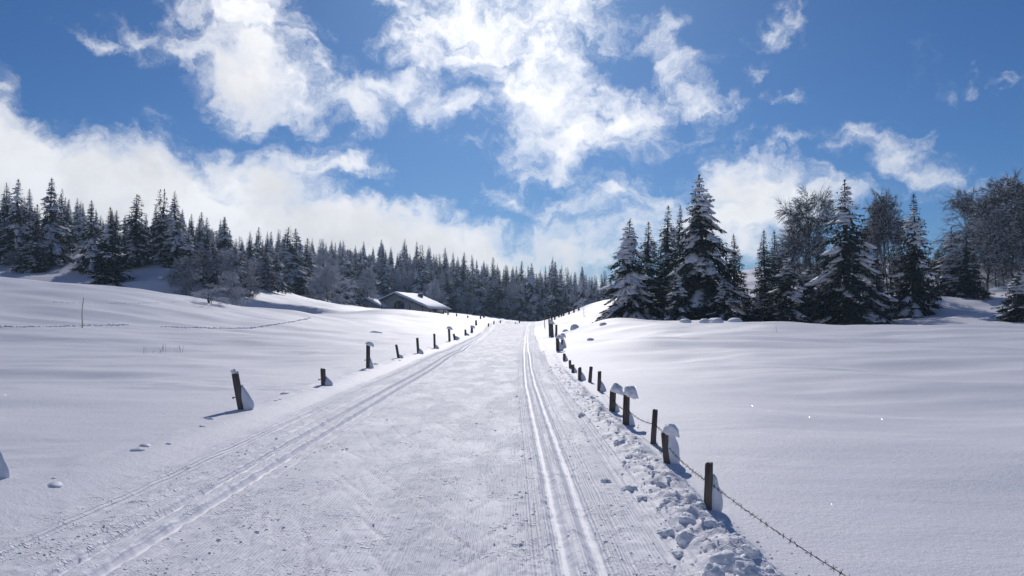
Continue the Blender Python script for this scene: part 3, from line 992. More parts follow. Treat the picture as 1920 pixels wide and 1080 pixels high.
# ---- trees on the left slope
GL = 'snowy trees on the wooded slope'
for a in [
    ('frosted_a', 8, 345, 128, 62, 'frosted spruce at the thick end of the wooded slope'),
    ('frosted_c', 28, 337, 124, 74, 'tall frosted spruce with a blunt top at the thick end of the slope'),
    ('frosted_b', 50, 356, 138, 42, 'thin frosted spruce behind two taller spruces at the thick end'),
    ('frosted_b', 62, 384, 118, 56, 'drooping frosted spruce in front of the tallest slope spruce'),
    ('frosted_c', 91, 336, 122, 88, 'tallest frosted spruce on the slope above a bright snow patch'),
    ('frosted_a', 110, 355, 134, 44, 'slim spruce close behind the tallest slope spruce'),
    ('frosted_b', 123, 374, 146, 34, 'small distant spruce above the bright snow patch'),
    ('frosted_a', 146, 378, 144, 38, 'short-topped spruce standing above the bright snow patch'),
    ('frosted_c', 171, 378, 118, 70, 'pale frosted spruce behind the lowest spruce of the slope'),
    ('dark', 203, 390, 110, 82, 'lowest spruce of the slope with skirt touching the shaded snow'),
    ('frosted_b', 213, 395, 136, 36, 'thin spruce tip showing behind the lowest slope spruce'),
    ('twin', 252, 366, 120, 80, 'dark double-topped spruce standing alone between snow gaps'),
    ('frosted_b', 284, 409, 150, 34, 'small distant spruce in a snow gap'),
    ('twin', 303, 355, 122, 58, 'tall narrow double-topped spruce next to a pointed neighbour'),
    ('frosted_a', 327, 361, 121, 66, 'tall pointed frosted spruce next to a double-topped one'),
    ('frosted_b', 356, 402, 142, 34, 'first of three small spruces in a row behind frosty beeches'),
    ('frosted_a', 369, 406, 144, 34, 'middle of three small spruces in a row behind frosty beeches'),
    ('frosted_b', 385, 408, 145, 36, 'last of three small spruces in a row behind frosty beeches'),
    ('frosted_c', 421, 408, 146, 62, 'broad-topped spruce rising out of the frosty beeches'),
    ('frosted_a', 467, 436, 155, 46, 'pointed spruce rising behind the frosty beech thicket'),
    ('frosted_c', 506, 449, 180, 44, 'small spruce between the beech thicket and two tall spruces'),
    ('frosted_a', 537, 428, 178, 96, 'tall frosted spruce in front of its twin, beside a pale beech'),
    ('frosted_c', 554, 430, 182, 78, 'tall frosted spruce half hidden behind its twin'),
    ('frosted_b', 577, 448, 190, 62, 'leaning-topped spruce beside two tall frosted spruces'),
    ('frosted_c', 651, 468, 205, 62, 'pale spruce between the rounded beech and the farmhouse'),
    ('frosted_b', 837, 513, 262, 44, 'frosted spruce behind the snowy eave of the farmhouse'),
    ('frosted_c', 898, 518, 262, 60, 'broad frosted spruce at the forest front beside the farmhouse'),
    ('frosted_a', 950, 526, 268, 52, 'frosted spruce at the forest front past the farmhouse'),
    ('frosted_c', 976, 532, 262, 50, 'frosted spruce at the forest front near the trail end'),
    ('frosted_c', 350, 432, 116, 58, 'dark spruce growing inside the frosty beech thicket'),
    ('frosted_a', 440, 450, 120, 56, 'short spruce tip breaking out of the frosty beech thicket'),
    ('frosted_b', 496, 462, 140, 54, 'slim spruce at the end of the frosty beech thicket'),
    ('frosted_a', 398, 442, 117, 56, 'frosted spruce in the middle of the beech thicket'),
    ('frosted_c', 516, 470, 150, 54, 'low dark spruce before two tall frosted spruces'),
    ('frosted_c', 606, 486, 214, 50, 'frosted spruce peeping over the pale rounded beech'),
    ('frosted_b', -25, 350, 125, 70, 'frosted spruce where the slope trees stand densest'),
]:
    plant_px(*a, GL)
for a in [
    ('beech_white', 132, 455, 134, 60, 'low frosty beech above the bright snow patch'),
    ('beech_g', 285, 440, 146, 60, 'frosty beech in the snow gap beside tall narrow spruces'),
    ('beech_f', 342, 478, 112, 74, 'frosty beech at the near end of the beech thicket, under pointed spruces'),
    ('beech_f', 378, 464, 116, 80, 'rounded frosty beech below three small spruces'),
    ('beech_g', 412, 466, 118, 80, 'rounded frosty beech below the broad-topped spruce'),
    ('beech_f', 450, 472, 124, 78, 'rounded frosty beech below a pointed spruce'),
    ('beech_g', 484, 486, 140, 64, 'frosty beech at the far end of the beech thicket'),
    ('beech_f', 358, 502, 109, 60, 'low frosty beech at the shaded foot of the thicket, behind the crest shrub'),
    ('beech_g', 432, 506, 112, 60, 'low frosty beech at the shaded foot of the thicket, above the bank'),
    ('beech_g', 512, 512, 160, 50, 'frosty beech leaning out of the thicket towards two tall spruces'),
    ('beech_f', 468, 516, 118, 56, 'small frosty beech in front of the thicket above the bank'),
    ('beech_f', 515, 500, 178, 60, 'small frosty beech at the foot of two tall spruces'),
    ('beech_white', 620, 494, 176, 98, 'pale rounded beech thick with hoarfrost near the farmhouse'),
    ('beech_f', 590, 520, 205, 60, 'low frosty beech beside the pale rounded one'),
    ('beech_white', 818, 528, 250, 46, 'white frosted beech behind the farmhouse roof'),
    ('beech_f', 875, 545, 258, 50, 'pinkish frosty beech just past the farmhouse'),
    ('beech_g', 30, 470, 122, 60, 'low frosty beech under the tall spruces of the slope'),
]:
    plant_px(*a, GL)
plant_px('shrub', 392, 530, 80.5, 84, 'leafless snow-clotted shrub on the crest of the open field', name='shrub')
plant_px('shrub', 455, 556, 100, 40, 'low twiggy bush in the shade below the beech thicket', name='shrub')

# ---- the far forest: spruces and beeches on the hillside behind
FL, FG = 'frost-blue spruce in the dense far forest', 'spruces of the far forest'
BLb, BG = 'pinkish frosted beech among the spruces of the far forest', 'beeches of the far forest'
placed = []


def free(x, y, r):
    for (a, b) in placed:
        if (a - x) ** 2 + (b - y) ** 2 < r * r:
            return False
    placed.append((x, y))
    return True


rf = random.Random(3)
cnt_s = cnt_b = 0


def sky_px(px):
    return np.interp(px, [-100, 0, 200, 300, 400, 480, 560, 620, 700, 760, 830, 900, 960, 1010, 1060, 1130, 1200], [372, 378, 400, 408, 424, 446, 456, 464, 468, 470, 478, 484, 492, 502, 506, 520, 540])


rows = [(-60, 330, 152, 172, 24, 0.14), (330, 560, 175, 205, 26, 0.16), (480, 720, 215, 240, 32, 0.2), (640, 1000, 262, 275, 34, 0.35), (560, 1080, 280, 296, 46, 0.2),
        (500, 1130, 300, 316, 56, 0.12), (600, 1140, 322, 336, 56, 0.05), (-60, 420, 176, 192, 26, 0.03), (980, 1160, 268, 282, 26, 0.12), (1040, 1175, 236, 262, 20, 0.08)]
for (p0, p1, d0, d1, cnt, pb) in rows:
    for k in range(cnt):
        px = p0 + (p1 - p0) * (k + rf.uniform(0.1, 0.9)) / cnt
        d = rf.uniform(d0, d1)
        x = P(px, 600, d)[0]
        if not free(x, d, 2.2) or (690 < px < 845 and d < 262):
            continue
        g = gz(x, d)
        # not above the treeline the photograph shows
        zmax = P(px, sky_px(px) - rf.choice((22, 14, 6, 0, -4, -10)), d)[2] - g
        if rf.random() < pb and cnt_b < 80:
            H = min(zmax, rf.uniform(8, 12))
            if H > 5:
                plant(rf.choice(('beech_white', 'beech_g', 'beech_g')), x, d, H, H * rf.uniform(0.34, 0.44), BLb, BG, yaw=rf.uniform(0, 6.28))
                cnt_b += 1
        elif cnt_s < 298:
            H = min(zmax, rf.uniform(9.5, 20))
            if H > 5:
                plant(rf.choice(('frosted_a', 'frosted_b', 'frosted_c', 'frosted_b', 'frosted_a', 'twin', 'frosted_c', 'plastered')), x, d, H, H * rf.uniform(0.17, 0.25), FL, FG, yaw=rf.uniform(0, 6.28))
                cnt_s += 1
print('forest', cnt_s, cnt_b)

# ------------------------------------------------------------------ farmhouse
def farmhouse():
    d = 220.0
    c = P(741, 588, d)
    zg = float(c[2]) - 0.4
    rz = R(-15)
    o = thing('farmhouse', 'low grey farmhouse with broad snow-covered gable roof and small side wing', 'house', (c[0], c[1], zg), (0, 0, rz))
    Wd, Ln, ev, rg = 9.7, 17.0, 1.9, float(P(744, 549, d)[2]) - zg - 0.45   # half width, length, eave and ridge height

    def hollow_gable(hw, y0, y1, ev_, rg_, holes=()):
        g = Geo()
        g.poly_prism([(-hw, -1), (hw, -1), (hw, ev_), (0, rg_), (-hw, ev_)], y0, y1)
        return g
    link('wall', hollow_gable(Wd, 0, Ln, ev, rg).mesh('house_wall', M['plaster'], False), o)
    sl = (rg - ev) / Wd

    def slab(hw, y0, y1, rg_, sl_, oh, th, lift, wob=0.0, name='x', mat=None):
        """two roof slopes of given thickness as a smooth grid"""
        g = Geo()
        nx, ny = 25, 17
        r = np.random.default_rng(4)
        ix = {}
        for top in (0, 1):
            for j in range(ny):
                for i in range(nx):
                    u, v = -1 + 2 * i / (nx - 1), j / (ny - 1)
                    xx = u * (hw + oh)
                    zz = rg_ - abs(xx) * sl_ + lift
                    if top:
                        e = (1 - abs(u) ** 10) ** 0.5 * (1 - abs(2 * v - 1) ** 14) ** 0.5 if wob else 1.0
                        zz += th * (0.25 + 0.75 * e if wob else 1) + wob * mnoise.noise(Vector((xx * 0.5, v * 7, 3)))
                        if wob:
                            zz -= 0.25 * math.exp(-(xx / 0.5) ** 2) * th
                    else:
                        if wob:
                            xx *= 0.997
                    ix[top, i, j] = len(g.v)
                    g.v.append(np.array((xx + (0.15 * wob * math.sin(v * 9) * u ** 3), y0 + (y1 - y0) * v, zz)))
        for j in range(ny - 1):
            for i in range(nx - 1):
                g.q.append((ix[1, i, j], ix[1, i + 1, j], ix[1, i + 1, j + 1], ix[1, i, j + 1]))
                g.q.append((ix[0, i, j], ix[0, i, j + 1], ix[0, i + 1, j + 1], ix[0, i + 1, j]))
        for i in range(nx - 1):
            g.q.append((ix[0, i, 0], ix[0, i + 1, 0], ix[1, i + 1, 0], ix[1, i, 0]))
            g.q.append((ix[0, i + 1, ny - 1], ix[0, i, ny - 1], ix[1, i, ny - 1], ix[1, i + 1, ny - 1]))
        for j in range(ny - 1):
            g.q.append((ix[0, 0, j + 1], ix[0, 0, j], ix[1, 0, j], ix[1, 0, j + 1]))
            g.q.append((ix[0, nx - 1, j], ix[0, nx - 1, j + 1], ix[1, nx - 1, j + 1], ix[1, nx - 1, j]))
        return g.mesh(name, mat, bool(wob))
    roof = link('roof', slab(Wd, -0.9, Ln + 0.7, rg, sl, 0.8, 0.32, 0.02, name='house_roof', mat=M['roofwood']), o)
    link('snow_blanket', slab(Wd, -0.95, Ln + 0.8, rg, sl, 0.95, 0.62, 0.33, 0.12, 'house_roof_snow', M['snow']), roof)
    ch = Geo()
    ch.box((2.4, 11.2, rg - 2.2), (3.7, 12.2, rg + 0.3))
    chim = link('chimney', ch.mesh('house_chimney', M['stone'], False), roof)
    g = Geo()
    g.box((2.25, 11.05, rg + 0.302), (3.85, 12.35, rg + 0.42))
    link('chimney_cap', g.mesh('house_chimney_cap', M['stone'], False), roof)
    cap = blob_mesh('chimney_snow', (0.75, 0.6, 0.3), 5, 0.12)
    link('chimney_snow', cap, roof, (3.05, 11.7, rg + 0.55))
    # arched barn door: stone surround, glazed top, dark leaves
    def arch(hw, h, y0, y1, mat, nm, z0=0.0, xc=1.2):
        g = Geo()
        pts = [(xc - hw, z0), (xc + hw, z0)] + [(xc + hw * math.cos(t), h - 0.75 * hw + 0.75 * hw * math.sin(t)) for t in np.linspace(0, math.pi, 13)]
        g.poly_prism(pts, y0, y1)
        return g.mesh(nm, mat, False)
    door = link('door', arch(1.55, 4.1, -0.06, 0.02, M['doorwood'], 'door_frame', -0.8), o)
    g = Geo()
    for i in range(4):
        g.box((-0.28 + i * 0.745, -0.12, -0.8), (0.43 + i * 0.745, -0.063, 2.3))
    link('door_leaf', g.mesh('door_leaf', M['doorwood'], False), door)
    for i in range(3):
        g = Geo()
        g.box((-0.2 + i * 0.95, -0.10, 2.42), (0.68 + i * 0.95, -0.064, 3.45))
        link('window_pane', g.mesh('door_pane', M['glass'], False), door)
    # long side: small door and a boarded bay under the eave
    g = Geo()
    g.box((Wd - 0.02, 1.6, -0.6), (Wd + 0.06, 3.0, 1.35))
    link('side_door', g.mesh('side_door', M['doorwood'], False), o)
    g = Geo()
    g.box((Wd - 0.02, 5.0, 0.5), (Wd + 0.05, 7.6, 1.7))
    sw = link('window', g.mesh('side_window_frame', M['roofwood'], False), o)
    g = Geo()
    g.box((Wd + 0.052, 5.15, 0.62), (Wd + 0.07, 6.22, 1.58))
    g.box((Wd + 0.052, 6.38, 0.62), (Wd + 0.07, 7.45, 1.58))
    link('window_pane', g.mesh('side_window_pane', M['glass'], False), sw)
    # rafter ends under the front verge
    for s in (-1, 1):
        for k in range(3):
            xx = s * Wd * (0.25 + 0.3 * k)
            g = Geo()
            g.box((xx - 0.14, -0.85, rg - abs(xx) * sl - 0.38), (xx + 0.14, 0.05, rg - abs(xx) * sl - 0.06))
            link('purlin_end', g.mesh('purlin_end', M['roofwood'], False), o)
    # side wing
    wx, wy = -6.6, -5.2
    hw, r2 = 4.0, float(P(697, 559, d - 6)[2]) - zg - 0.3
    e2 = r2 - hw * 0.5
    wing = link('side_wing', hollow_gable(hw, 0, 5.0, e2, r2).mesh('wing_wall', M['plaster'], False), o, (wx, wy, 0))
    link('wing_roof', slab(hw, -0.6, 4.6, r2, 0.5, 0.55, 0.25, 0.02, name='wing_roof', mat=M['roofwood']), wing)
    link('wing_snow', slab(hw, -0.65, 4.62, r2, 0.5, 0.7, 0.6, 0.26, 0.10, 'wing_roof_snow', M['snow']), wing)


# ------------------------------------------------------------------ lumps of snow
def blob_mesh(name, size, seed, amp=0.15, sub=3, freq=1.6, flat=None, mat=None, fn=None):
    bm = bmesh.new()
    bmesh.ops.create_icosphere(bm, subdivisions=sub, radius=1)
    off = Vector((seed * 3.7, seed * 1.9, seed * 2.3))
    for v in bm.verts:
        p = v.co.copy()
        k = 1 + amp * mnoise.fractal(p * freq + off, 1.0, 2.0, 4)
        p = Vector((p.x * size[0], p.y * size[1], p.z * size[2])) * k
        if flat is not None and p.z < flat:
            p.z = flat
        if fn:
            p = fn(p)
        v.co = p
    for f in bm.faces:
        f.smooth = True
    me = bpy.data.meshes.new(name)
    bm.to_mesh(me)
    bm.free()
    me.materials.append(mat or M['snow'])
    return me


farmhouse()

# snowed-in boulders
bo = blob_mesh('boulder', (1, 1, 1), 3, 0.14, 3, 0.8)
for (px, py, d, w, h, lab) in [
    (1322, 605, 60.5, 26, 9, 'flat snow-covered boulder at the edge of the boulder cluster'),
    (1345, 607, 59.5, 27, 11, 'round snow-covered boulder in front of the boulder cluster'),
    (1340, 600, 62.0, 30, 8, 'low snow-covered boulder in the middle of the cluster'),
    (1378, 602, 62.5, 30, 8, 'wide low snow-covered boulder at the tallest spruce end of the cluster'),
    (1285, 602, 62.0, 24, 6, 'shallow snow hump beneath the tallest spruce'),
    (1078, 609, 63.0, 18, 9, 'steep round snow-covered boulder beside the fence bend'),
    (1060, 603, 72.0, 12, 6, 'small snow hump close to the fence bend'),
    (1131, 608, 60.0, 15, 5, 'small snow hump in front of the squat spruce'),
    (1107, 616, 52.0, 14, 4, 'faint snow hump in the field by the fence bend'),
    (1082, 598, 80.0, 14, 4, 'shallow snow hump on the slope by a thin bush'),
    (705, 619, 70.0, 26, 5, 'low snow hump in the open field before the farmhouse'),
]:
    x = P(px, py, d)[0]
    o = tag(link('snow_covered_boulder', bo, None, (x, d, gz(x, d))), lab, 'boulder', 'snowed-in humps and boulders')
    o.scale = (w / 2 * d / FPX, w / 2 * d / FPX * 0.9, h * d / FPX)
    o.rotation_euler = (0, 0, random.uniform(0, 6))

# ------------------------------------------------------------------ fence posts
def post_meshes(h, rad, seed, square=False):
    r = np.random.default_rng(seed)
    g = Geo()
    nn = 9
    zs = [-0.45, -0.1, h * 0.3, h * 0.65, h - 0.012, h]
    prof = r.uniform(0.86, 1.1, nn)
    if square:
        prof = np.array([1.12 if k % 2 else 0.9 for k in range(nn)]) * r.uniform(0.94, 1.05, nn)
    topz = r.normal(0, rad * 0.22, nn)
    for i, z in enumerate(zs):
        for k in range(nn):
            a = 2 * math.pi * k / nn
            rr = rad * prof[k] * (1.06 - 0.08 * max(0, z) / h) * (0.93 if i == len(zs) - 1 else 1) * r.uniform(0.965, 1.035)
            g.v.append(np.array((rr * math.cos(a), rr * math.sin(a), z + (topz[k] if i >= 4 else 0))))
    for i in range(len(zs) - 1):
        for k in range(nn):
            k2 = (k + 1) % nn
            g.q.append((i * nn + k, i * nn + k2, (i + 1) * nn + k2, (i + 1) * nn + k))
    side = g.mesh('post_side', M['post'], False)
    t = Geo()
    base = (len(zs) - 1) * nn
    for k in range(nn):
        t.v.append(g.v[base + k] * (1, 1, 1))
    t.v.append(np.array((0, 0, h + 0.004)))
    for k in range(nn):
        t.t.append((k, (k + 1) % nn, nn))
    return side, t.mesh('post_end', M['post_top'], False)


def fin_mesh(h, w, seed, taper=0.72, curl=0.0):
    """snow plastered against a post: wide at the ground, narrow above"""
    def fn(p):
        u = min(1.0, max(0.0, (p.z + 1) / 2))
        k = (1 - taper * u ** 0.8)
        return Vector((w * (p.x * k * 1.0 + 0.55 * k + curl * u), w * p.y * 0.75 * k, h * (u * 1.06 - 0.06)))
    return blob_mesh('drift', (1, 1, 1), seed, 0.16, 3, 1.7, fn=fn)


HOOK = Geo()
HOOK.tube([(0, 0, 0), (-0.035, -0.02, 0.0), (-0.06, -0.02, 0.012), (-0.062, -0.02, -0.012), (-0.035, -0.02, -0.012)], [0.009] * 5, 5)
HOOK = HOOK.mesh('wire_clip', M['wire'])


def fence_post(px, base_py, top_py, wpx, lean, label, group, cap=None, fin=None, d=None, seed=0, clip=False, square=False, backlean=0.0):
    if d is None:
        d = FPX * CAM_H / (base_py - 600)
        for _ in range(6):
            x = P(px, base_py, d)[0]
            d = (CAM_H - gz(x, d)) * FPX / (base_py - 600)
    x = P(px, base_py, d)[0]
    s = d / FPX
    h = (base_py - top_py) * s
    o = thing('fence_post', label, 'fence post', (x, d, gz(x, d)), (backlean, R(lean), random.uniform(-0.15, 0.15)), group=group)
    a, b = post_meshes(max(h, 0.12), max(wpx / 2 * s, 0.028), seed, square)
    stake = link('stake', a, o)
    link('end_grain', b, stake)
    rad = max(wpx / 2 * s, 0.028)
    if cap:
        cw, chh, cx = cap     # width, height in post radii, sideways offset
        cm = blob_mesh('cap', (rad * cw, rad * cw * 0.9, rad * chh), seed + 5, 0.4, 3, 1.5,
                       fn=lambda p: Vector((p.x, p.y, p.z * (1.0 if p.z > 0 else 0.55) - (0.5 * max(0, p.x + 0.3 * rad) ** 2 / (rad * cw)))))
        link('snow_cap', cm, o, (rad * cx, 0.0, h + rad * chh * 0.14))
    if fin:
        fh, fw = fin[:2]
        link('snow_drift', fin_mesh(h * fh, rad * fw, seed + 9, *fin[2:]), o, (rad * 0.5, rad * 0.5, -0.04))
    if clip:
        link('wire_clip', HOOK, o, (-rad * 0.9, 0, h * 0.35))
    o['_top'] = h
    return o, x, d, h


GRF, GLF = 'fence posts along the churned snow berm', 'fence posts along the field bank'
right = [
    (1328, 948, 866, 16, 2, 'square weathered fence post whose wire runs down past the snow clods', None, (0.86, 2.5, 0.6), True),
    (1251, 866, 809, 13, -5, 'notched dark fence post with a tall snow hood clinging behind it', (2.2, 2.4, 1.9), (1.12, 2.6, 0.3), False),
    (1225, 830, 768, 11, 4, 'bare upright fence post between the hooded post and a pair of mushroom caps', None, None, True),
    (1174, 795, 738, 13, 1.5, 'thick fence post with a drooping mushroom cap of snow, beside the bare post', (2.0, 2.1, 1.2), (0.55, 1.9), True),
    (1148, 770, 731, 12, 3, 'second fence post with a mushroom cap of snow', (2.0, 2.0, 1.2), (0.5, 1.8), True),
    (1123, 732, 696, 7, 2, 'thin fence post with a snow flake on its side, next to the mushroom caps', None, (0.6, 3.2), False),
    (1106, 716, 687, 6, 5, 'thin bare leaning fence post, two along from the mushroom caps', None, None, False),
    (1087, 712, 689, 7, 0, 'short fence post with snow stuck behind it, three along from the mushroom caps', None, (0.8, 2.6), False),
    (1074, 698, 684, 6, 0, 'stubby fence post deep in snow', None, (0.9, 2.4), False),
    (1069, 690, 675, 5, -2, 'stubby slim fence post behind another stub', None, None, False),
    (1058, 677, 664, 5, 0, 'very short fence post stump in the snow', None, (1.0, 2.2), False),
    (1046, 667, 643, 6.5, -1, 'upright fence post with a snow pillow at its head', (2.2, 1.6, 1.2), (0.8, 2.8), False),
    (1053, 652, 630, 4.5, 4, 'snow-wrapped fence post standing just off the fence row', (2.4, 2.0, 0.8), (0.9, 3.2), False),
    (1043, 640, 618, 4.5, 1, 'plain dark fence post before the fence bend', None, None, False),
    (1036, 638, 611, 5.5, -4, 'leaning dark fence post at the fence bend', (1.8, 1.2, 0.4), None, False),
    (1031, 629, 600, 4.5, -2, 'tall dark fence post at the fence bend', (1.6, 1.0, 0.3), None, False),
]
RP = []
for i, (px, b, t, w, ln, lab, cap, fin, sq) in enumerate(right):
    RP.append(fence_post(px, b, t, w, ln, lab, GRF, cap, fin, seed=100 + i, square=sq))
for i, (px, b, t, d) in enumerate([(1035, 608, 590, 96), (1040, 606, 591, 104), (1048, 604, 594, 112), (1053, 602, 594, 112), (1057, 602, 597, 108), (1067, 594, 588, 110), (1076, 591, 585, 111), (1085, 587, 582, 112)]):
    x = P(px, 600, d)[0]
    bp = 600 - (gz(x, d) - CAM_H) * FPX / d
    fence_post(px, bp, bp - (b - t), 3.2, random.uniform(-5, 5), 'small far fence post climbing the bright slope', 'far fence posts on the slope', seed=140 + i, d=d)
left = [
    (-16, 893, 826, 15, 0, 'fence post buried in a cone of drifted snow', None, (1.0, 3.6, 0.85), False),
    (453, 766, 697, 13, -12, 'leaning fence post with snow plastered down its face and a wire clip', (1.1, 1.0, 0.0), (0.72, 2.9), True),
    (607, 721, 691, 10, -3, 'short thick fence post with a drift at its foot', None, (0.62, 2.6), True),
    (690, 690, 646, 7, 0, 'straight fence post with a round snow cap on top', (2.2, 1.5, 1.0), (0.5, 2.2), True),
    (747, 671, 646, 5, -10, 'leaning thin fence post with snow at its foot', None, (0.35, 3.2), False),
    (784, 662, 634, 5, -4, 'thin upright fence post next to the leaning thin one', None, (0.35, 3.4), False),
    (815, 653, 626, 4, -2, 'thin fence post with snow wedge at its foot', None, (0.3, 3.4), False),
    (843, 640, 616, 4.5, -3, 'fence post with a tilted snow knob at the top', (2.3, 1.6, 0.6), None, False),
    (853, 637, 626, 4, -12, 'short tilted fence stump in a drift', None, (0.7, 4.0), False),
    (873, 629, 618, 4, -2, 'short fence post on the far bank', None, (0.5, 3.0), False),
    (884.5, 625, 614, 4.5, 2, 'dark fence post with snow dab on the far bank', (2.0, 1.4, 0.5), None, False),
    (893, 622, 613, 3.6, -4, 'small dark fence post near the end of the bank', None, None, False),
    (907, 617, 610, 3.4, 0, 'tiny fence post at the end of the bank', None, None, False),
]
for i, (px, b, t, w, ln, lab, cap, fin, clip) in enumerate(left):
    fence_post(px, b, t, w, ln, lab, GLF, cap, fin, seed=200 + i, clip=clip)
for i, (px, h, d) in enumerate([(916, 6, 112), (926, 6, 118), (938, 5, 124), (966, 6, 128), (969, 5, 132), (974, 6, 140), (978, 7, 150), (981, 8, 158), (984, 7, 166)]):
    x = P(px, 600, d)[0]
    bp = 600 - (gz(x, d) - CAM_H) * FPX / d
    fence_post(px, bp, bp - h, 2.6, random.uniform(-6, 6), 'tiny far fence post where the trail bends away', 'tiny fence posts at the far bend', seed=240 + i, d=d)
for i, (px, h, d) in enumerate([(716, 8, 126), (744, 12, 128), (769, 13, 128), (792, 9, 129), (831, 10, 130), (840, 9, 131), (856, 5, 132), (877, 4, 134), (901, 5, 136)]):
    x = P(px, 600, d)[0]
    bp = 600 - (gz(x, d) - CAM_H) * FPX / d
    fence_post(px, bp, bp - h, 2.6, random.uniform(-7, 7), 'thin far fence post on the crest before the farmhouse', 'fence posts before the farmhouse', seed=260 + i, d=d)

# barbed wire of the right-hand fence
BARB = Geo()
for a, b in (((-0.018, 0.006, 0.014), (0.018, -0.006, -0.014)), ((-0.014, -0.010, -0.012), (0.014, 0.010, 0.012)), ((0, 0.012, 0.016), (0, -0.012, -0.016))):
    BARB.tube([a, b], [0.0016, 0.0016], 4)
BARB = BARB.mesh('barb', M['wire'])


def barbed_wire(p0, p1, sag, label, r=0.0024, barbs=True):
    p0, p1 = np.array(p0, float), np.array(p1, float)
    L = np.linalg.norm(p1 - p0)
    g = Geo()
    k = max(4, int(L / 0.06))
    f = lambda s: p0 + (p1 - p0) * s - np.array((0, 0, 4 * sag * s * (1 - s))) - p0
    for ph in (0, math.pi):
        pts = [f(i / k) + 0.0022 * np.array((math.cos(i * 1.3 + ph), 0, math.sin(i * 1.3 + ph))) for i in range(k + 1)]
        g.tube(pts, [r * 0.75] * (k + 1), 4)
    o = thing('barbed_wire', label, 'barbed wire', tuple(p0), group='barbed wire spans of the fence')
    link('strand', g.mesh('strand', M['wire']), o)
    if barbs:
        m = int(L / 0.105)
        for i in range(m):
            q = f((i + 0.5 + random.uniform(-.15, .15)) / m)
            b = link('barb', BARB, o, tuple(q))
            b.rotation_euler = (random.uniform(0, 3), random.uniform(0, 3), random.uniform(0, 3))
    return o


def on(i, frac, side=0.02):
    o, x, d, h = RP[i]
    return (x + side, d, gz(x, d) + h * frac)


x0, d0 = 1.80, 2.1
q0 = thing('fence_post', 'fence post beside the viewer holding the near end of the wire', 'fence post', (x0, d0, gz(x0, d0)), group=GRF)
a, b = post_meshes(0.55, 0.04, 300, True)
st = link('stake', a, q0)
link('end_grain', b, st)
barbed_wire((x0, d0, gz(x0, d0) + 0.45), on(0, 0.5, 0.04), 0.06, 'barbed wire running down from the square weathered post over open snow')
barbed_wire(on(0, 0.55), on(1, 0.5), 0.03, 'barbed wire between the square post and the hooded post')
barbed_wire(on(1, 0.85), on(2, 0.6), 0.01, 'upper barbed wire between the hooded post and the bare upright post')
barbed_wire(on(1, 0.25, -0.01), on(2, 0.1), 0.02, 'lower barbed wire between the hooded post and the bare upright post')
barbed_wire(on(2, 0.6, -0.02), on(3, 0.5), 0.04, 'barbed wire between the bare upright post and the mushroom-capped post')
barbed_wire(on(3, 0.5, -0.03), on(4, 0.55), 0.03, 'short barbed wire between the two mushroom-capped posts')
barbed_wire(on(4, 0.6, -0.03), on(5, 0.3), 0.05, 'sagging barbed wire past the mushroom-capped posts', barbs=False)

# marker poles
def stake_px(px, base_py, top_py, d, wpx, label):
    x = P(px, base_py, d)[0]
    h = (base_py - top_py) * d / FPX
    g = Geo()
    nn = 7
    g.tube([(0.03 * math.sin(i * 1.1) + 0.05 * i / nn, 0, -0.3 + (h + 0.3) * i / nn) for i in range(nn + 1)], [wpx / 2 * d / FPX * (1.1 - 0.4 * i / nn) for i in range(nn + 1)], 6)
    tag(link('marker_pole', g.mesh('marker_pole', M['stake']), None, (x, d, gz(x, d))), label, 'pole')


stake_px(153, 615, 558, 50, 1.7, 'thin wooden marker pole standing alone in the open field')
stake_px(1021, 616, 593, 92, 1.8, 'thin marker pole beside the far end of the trail')
stake_px(578, 574, 562, 118, 2.0, 'short thin stake at the shaded bank before the pale beech')

# dry stems poking through the snow
for (px, py, d, n_, lab) in [(280, 665, 36, 4, 'few dry grass stems low in the open field'), (310, 660, 37, 7, 'taller dry grass stems in the open field'), (338, 661, 36.5, 6, 'sparse dry grass tuft in the open field'), (1450, 627, 47, 3, 'single dry twig in the field before the dark spruces')]:
    x = P(px, py, d)[0]
    g = Geo()
    for k in range(n_):
        bx, by = random.gauss(0, 0.15), random.gauss(0, 0.15)
        h = random.uniform(0.15, 0.42)
        lx = random.gauss(0, 0.08)
        g.tube([(bx, by, -0.1), (bx + lx * 0.4, by, h * 0.6), (bx + lx, by, h)], [0.006, 0.005, 0.003], 3)
    tag(link('dry_grass', g.mesh('dry_grass', M['straw']), None, (x, d, gz(x, d))), lab, 'grass', 'dry stems in the field')

# ------------------------------------------------------------------ loose snow
_ico = {}
for sub in (1, 2):
    bm = bmesh.new()
    bmesh.ops.create_icosphere(bm, subdivisions=sub, radius=1)
    _ico[sub] = (np.array([v.co[:] for v in bm.verts]), np.array([[v.index for v in f.verts] for f in bm.faces]))
    bm.free()


def crumbs(name, xs, ys, size, label, sub=1, flat=0.6, mat=None, sink=0.25):
    bv, bf = _ico[sub]
    zs = ground(xs, ys)
    nV = len(bv)
    V = np.empty((len(xs), nV, 3))
    for i in range(len(xs)):
        j = bv * (1 + rng.normal(0, 0.17, (nV, 1)))
        a = rng.uniform(0, 6.28)
        st = rng.uniform(0.7, 1.4)
        xx, yy = j[:, 0] * st, j[:, 1] / st
        V[i, :, 0] = (xx * math.cos(a) - yy * math.sin(a)) * size[i] + xs[i]
        V[i, :, 1] = (xx * math.sin(a) + yy * math.cos(a)) * size[i] + ys[i]
        V[i, :, 2] = j[:, 2] * size[i] * flat + zs[i] + size[i] * (flat - sink) * 0.5
    F = (bf[None] + (np.arange(len(xs)) * nV)[:, None, None]).reshape(-1, 3)
    o = link(name, np_mesh(name, V.reshape(-1, 3), None, F, (mat or M['snow'],)), kind='stuff')
    o['label'], o['category'] = label, 'snow'
    return o


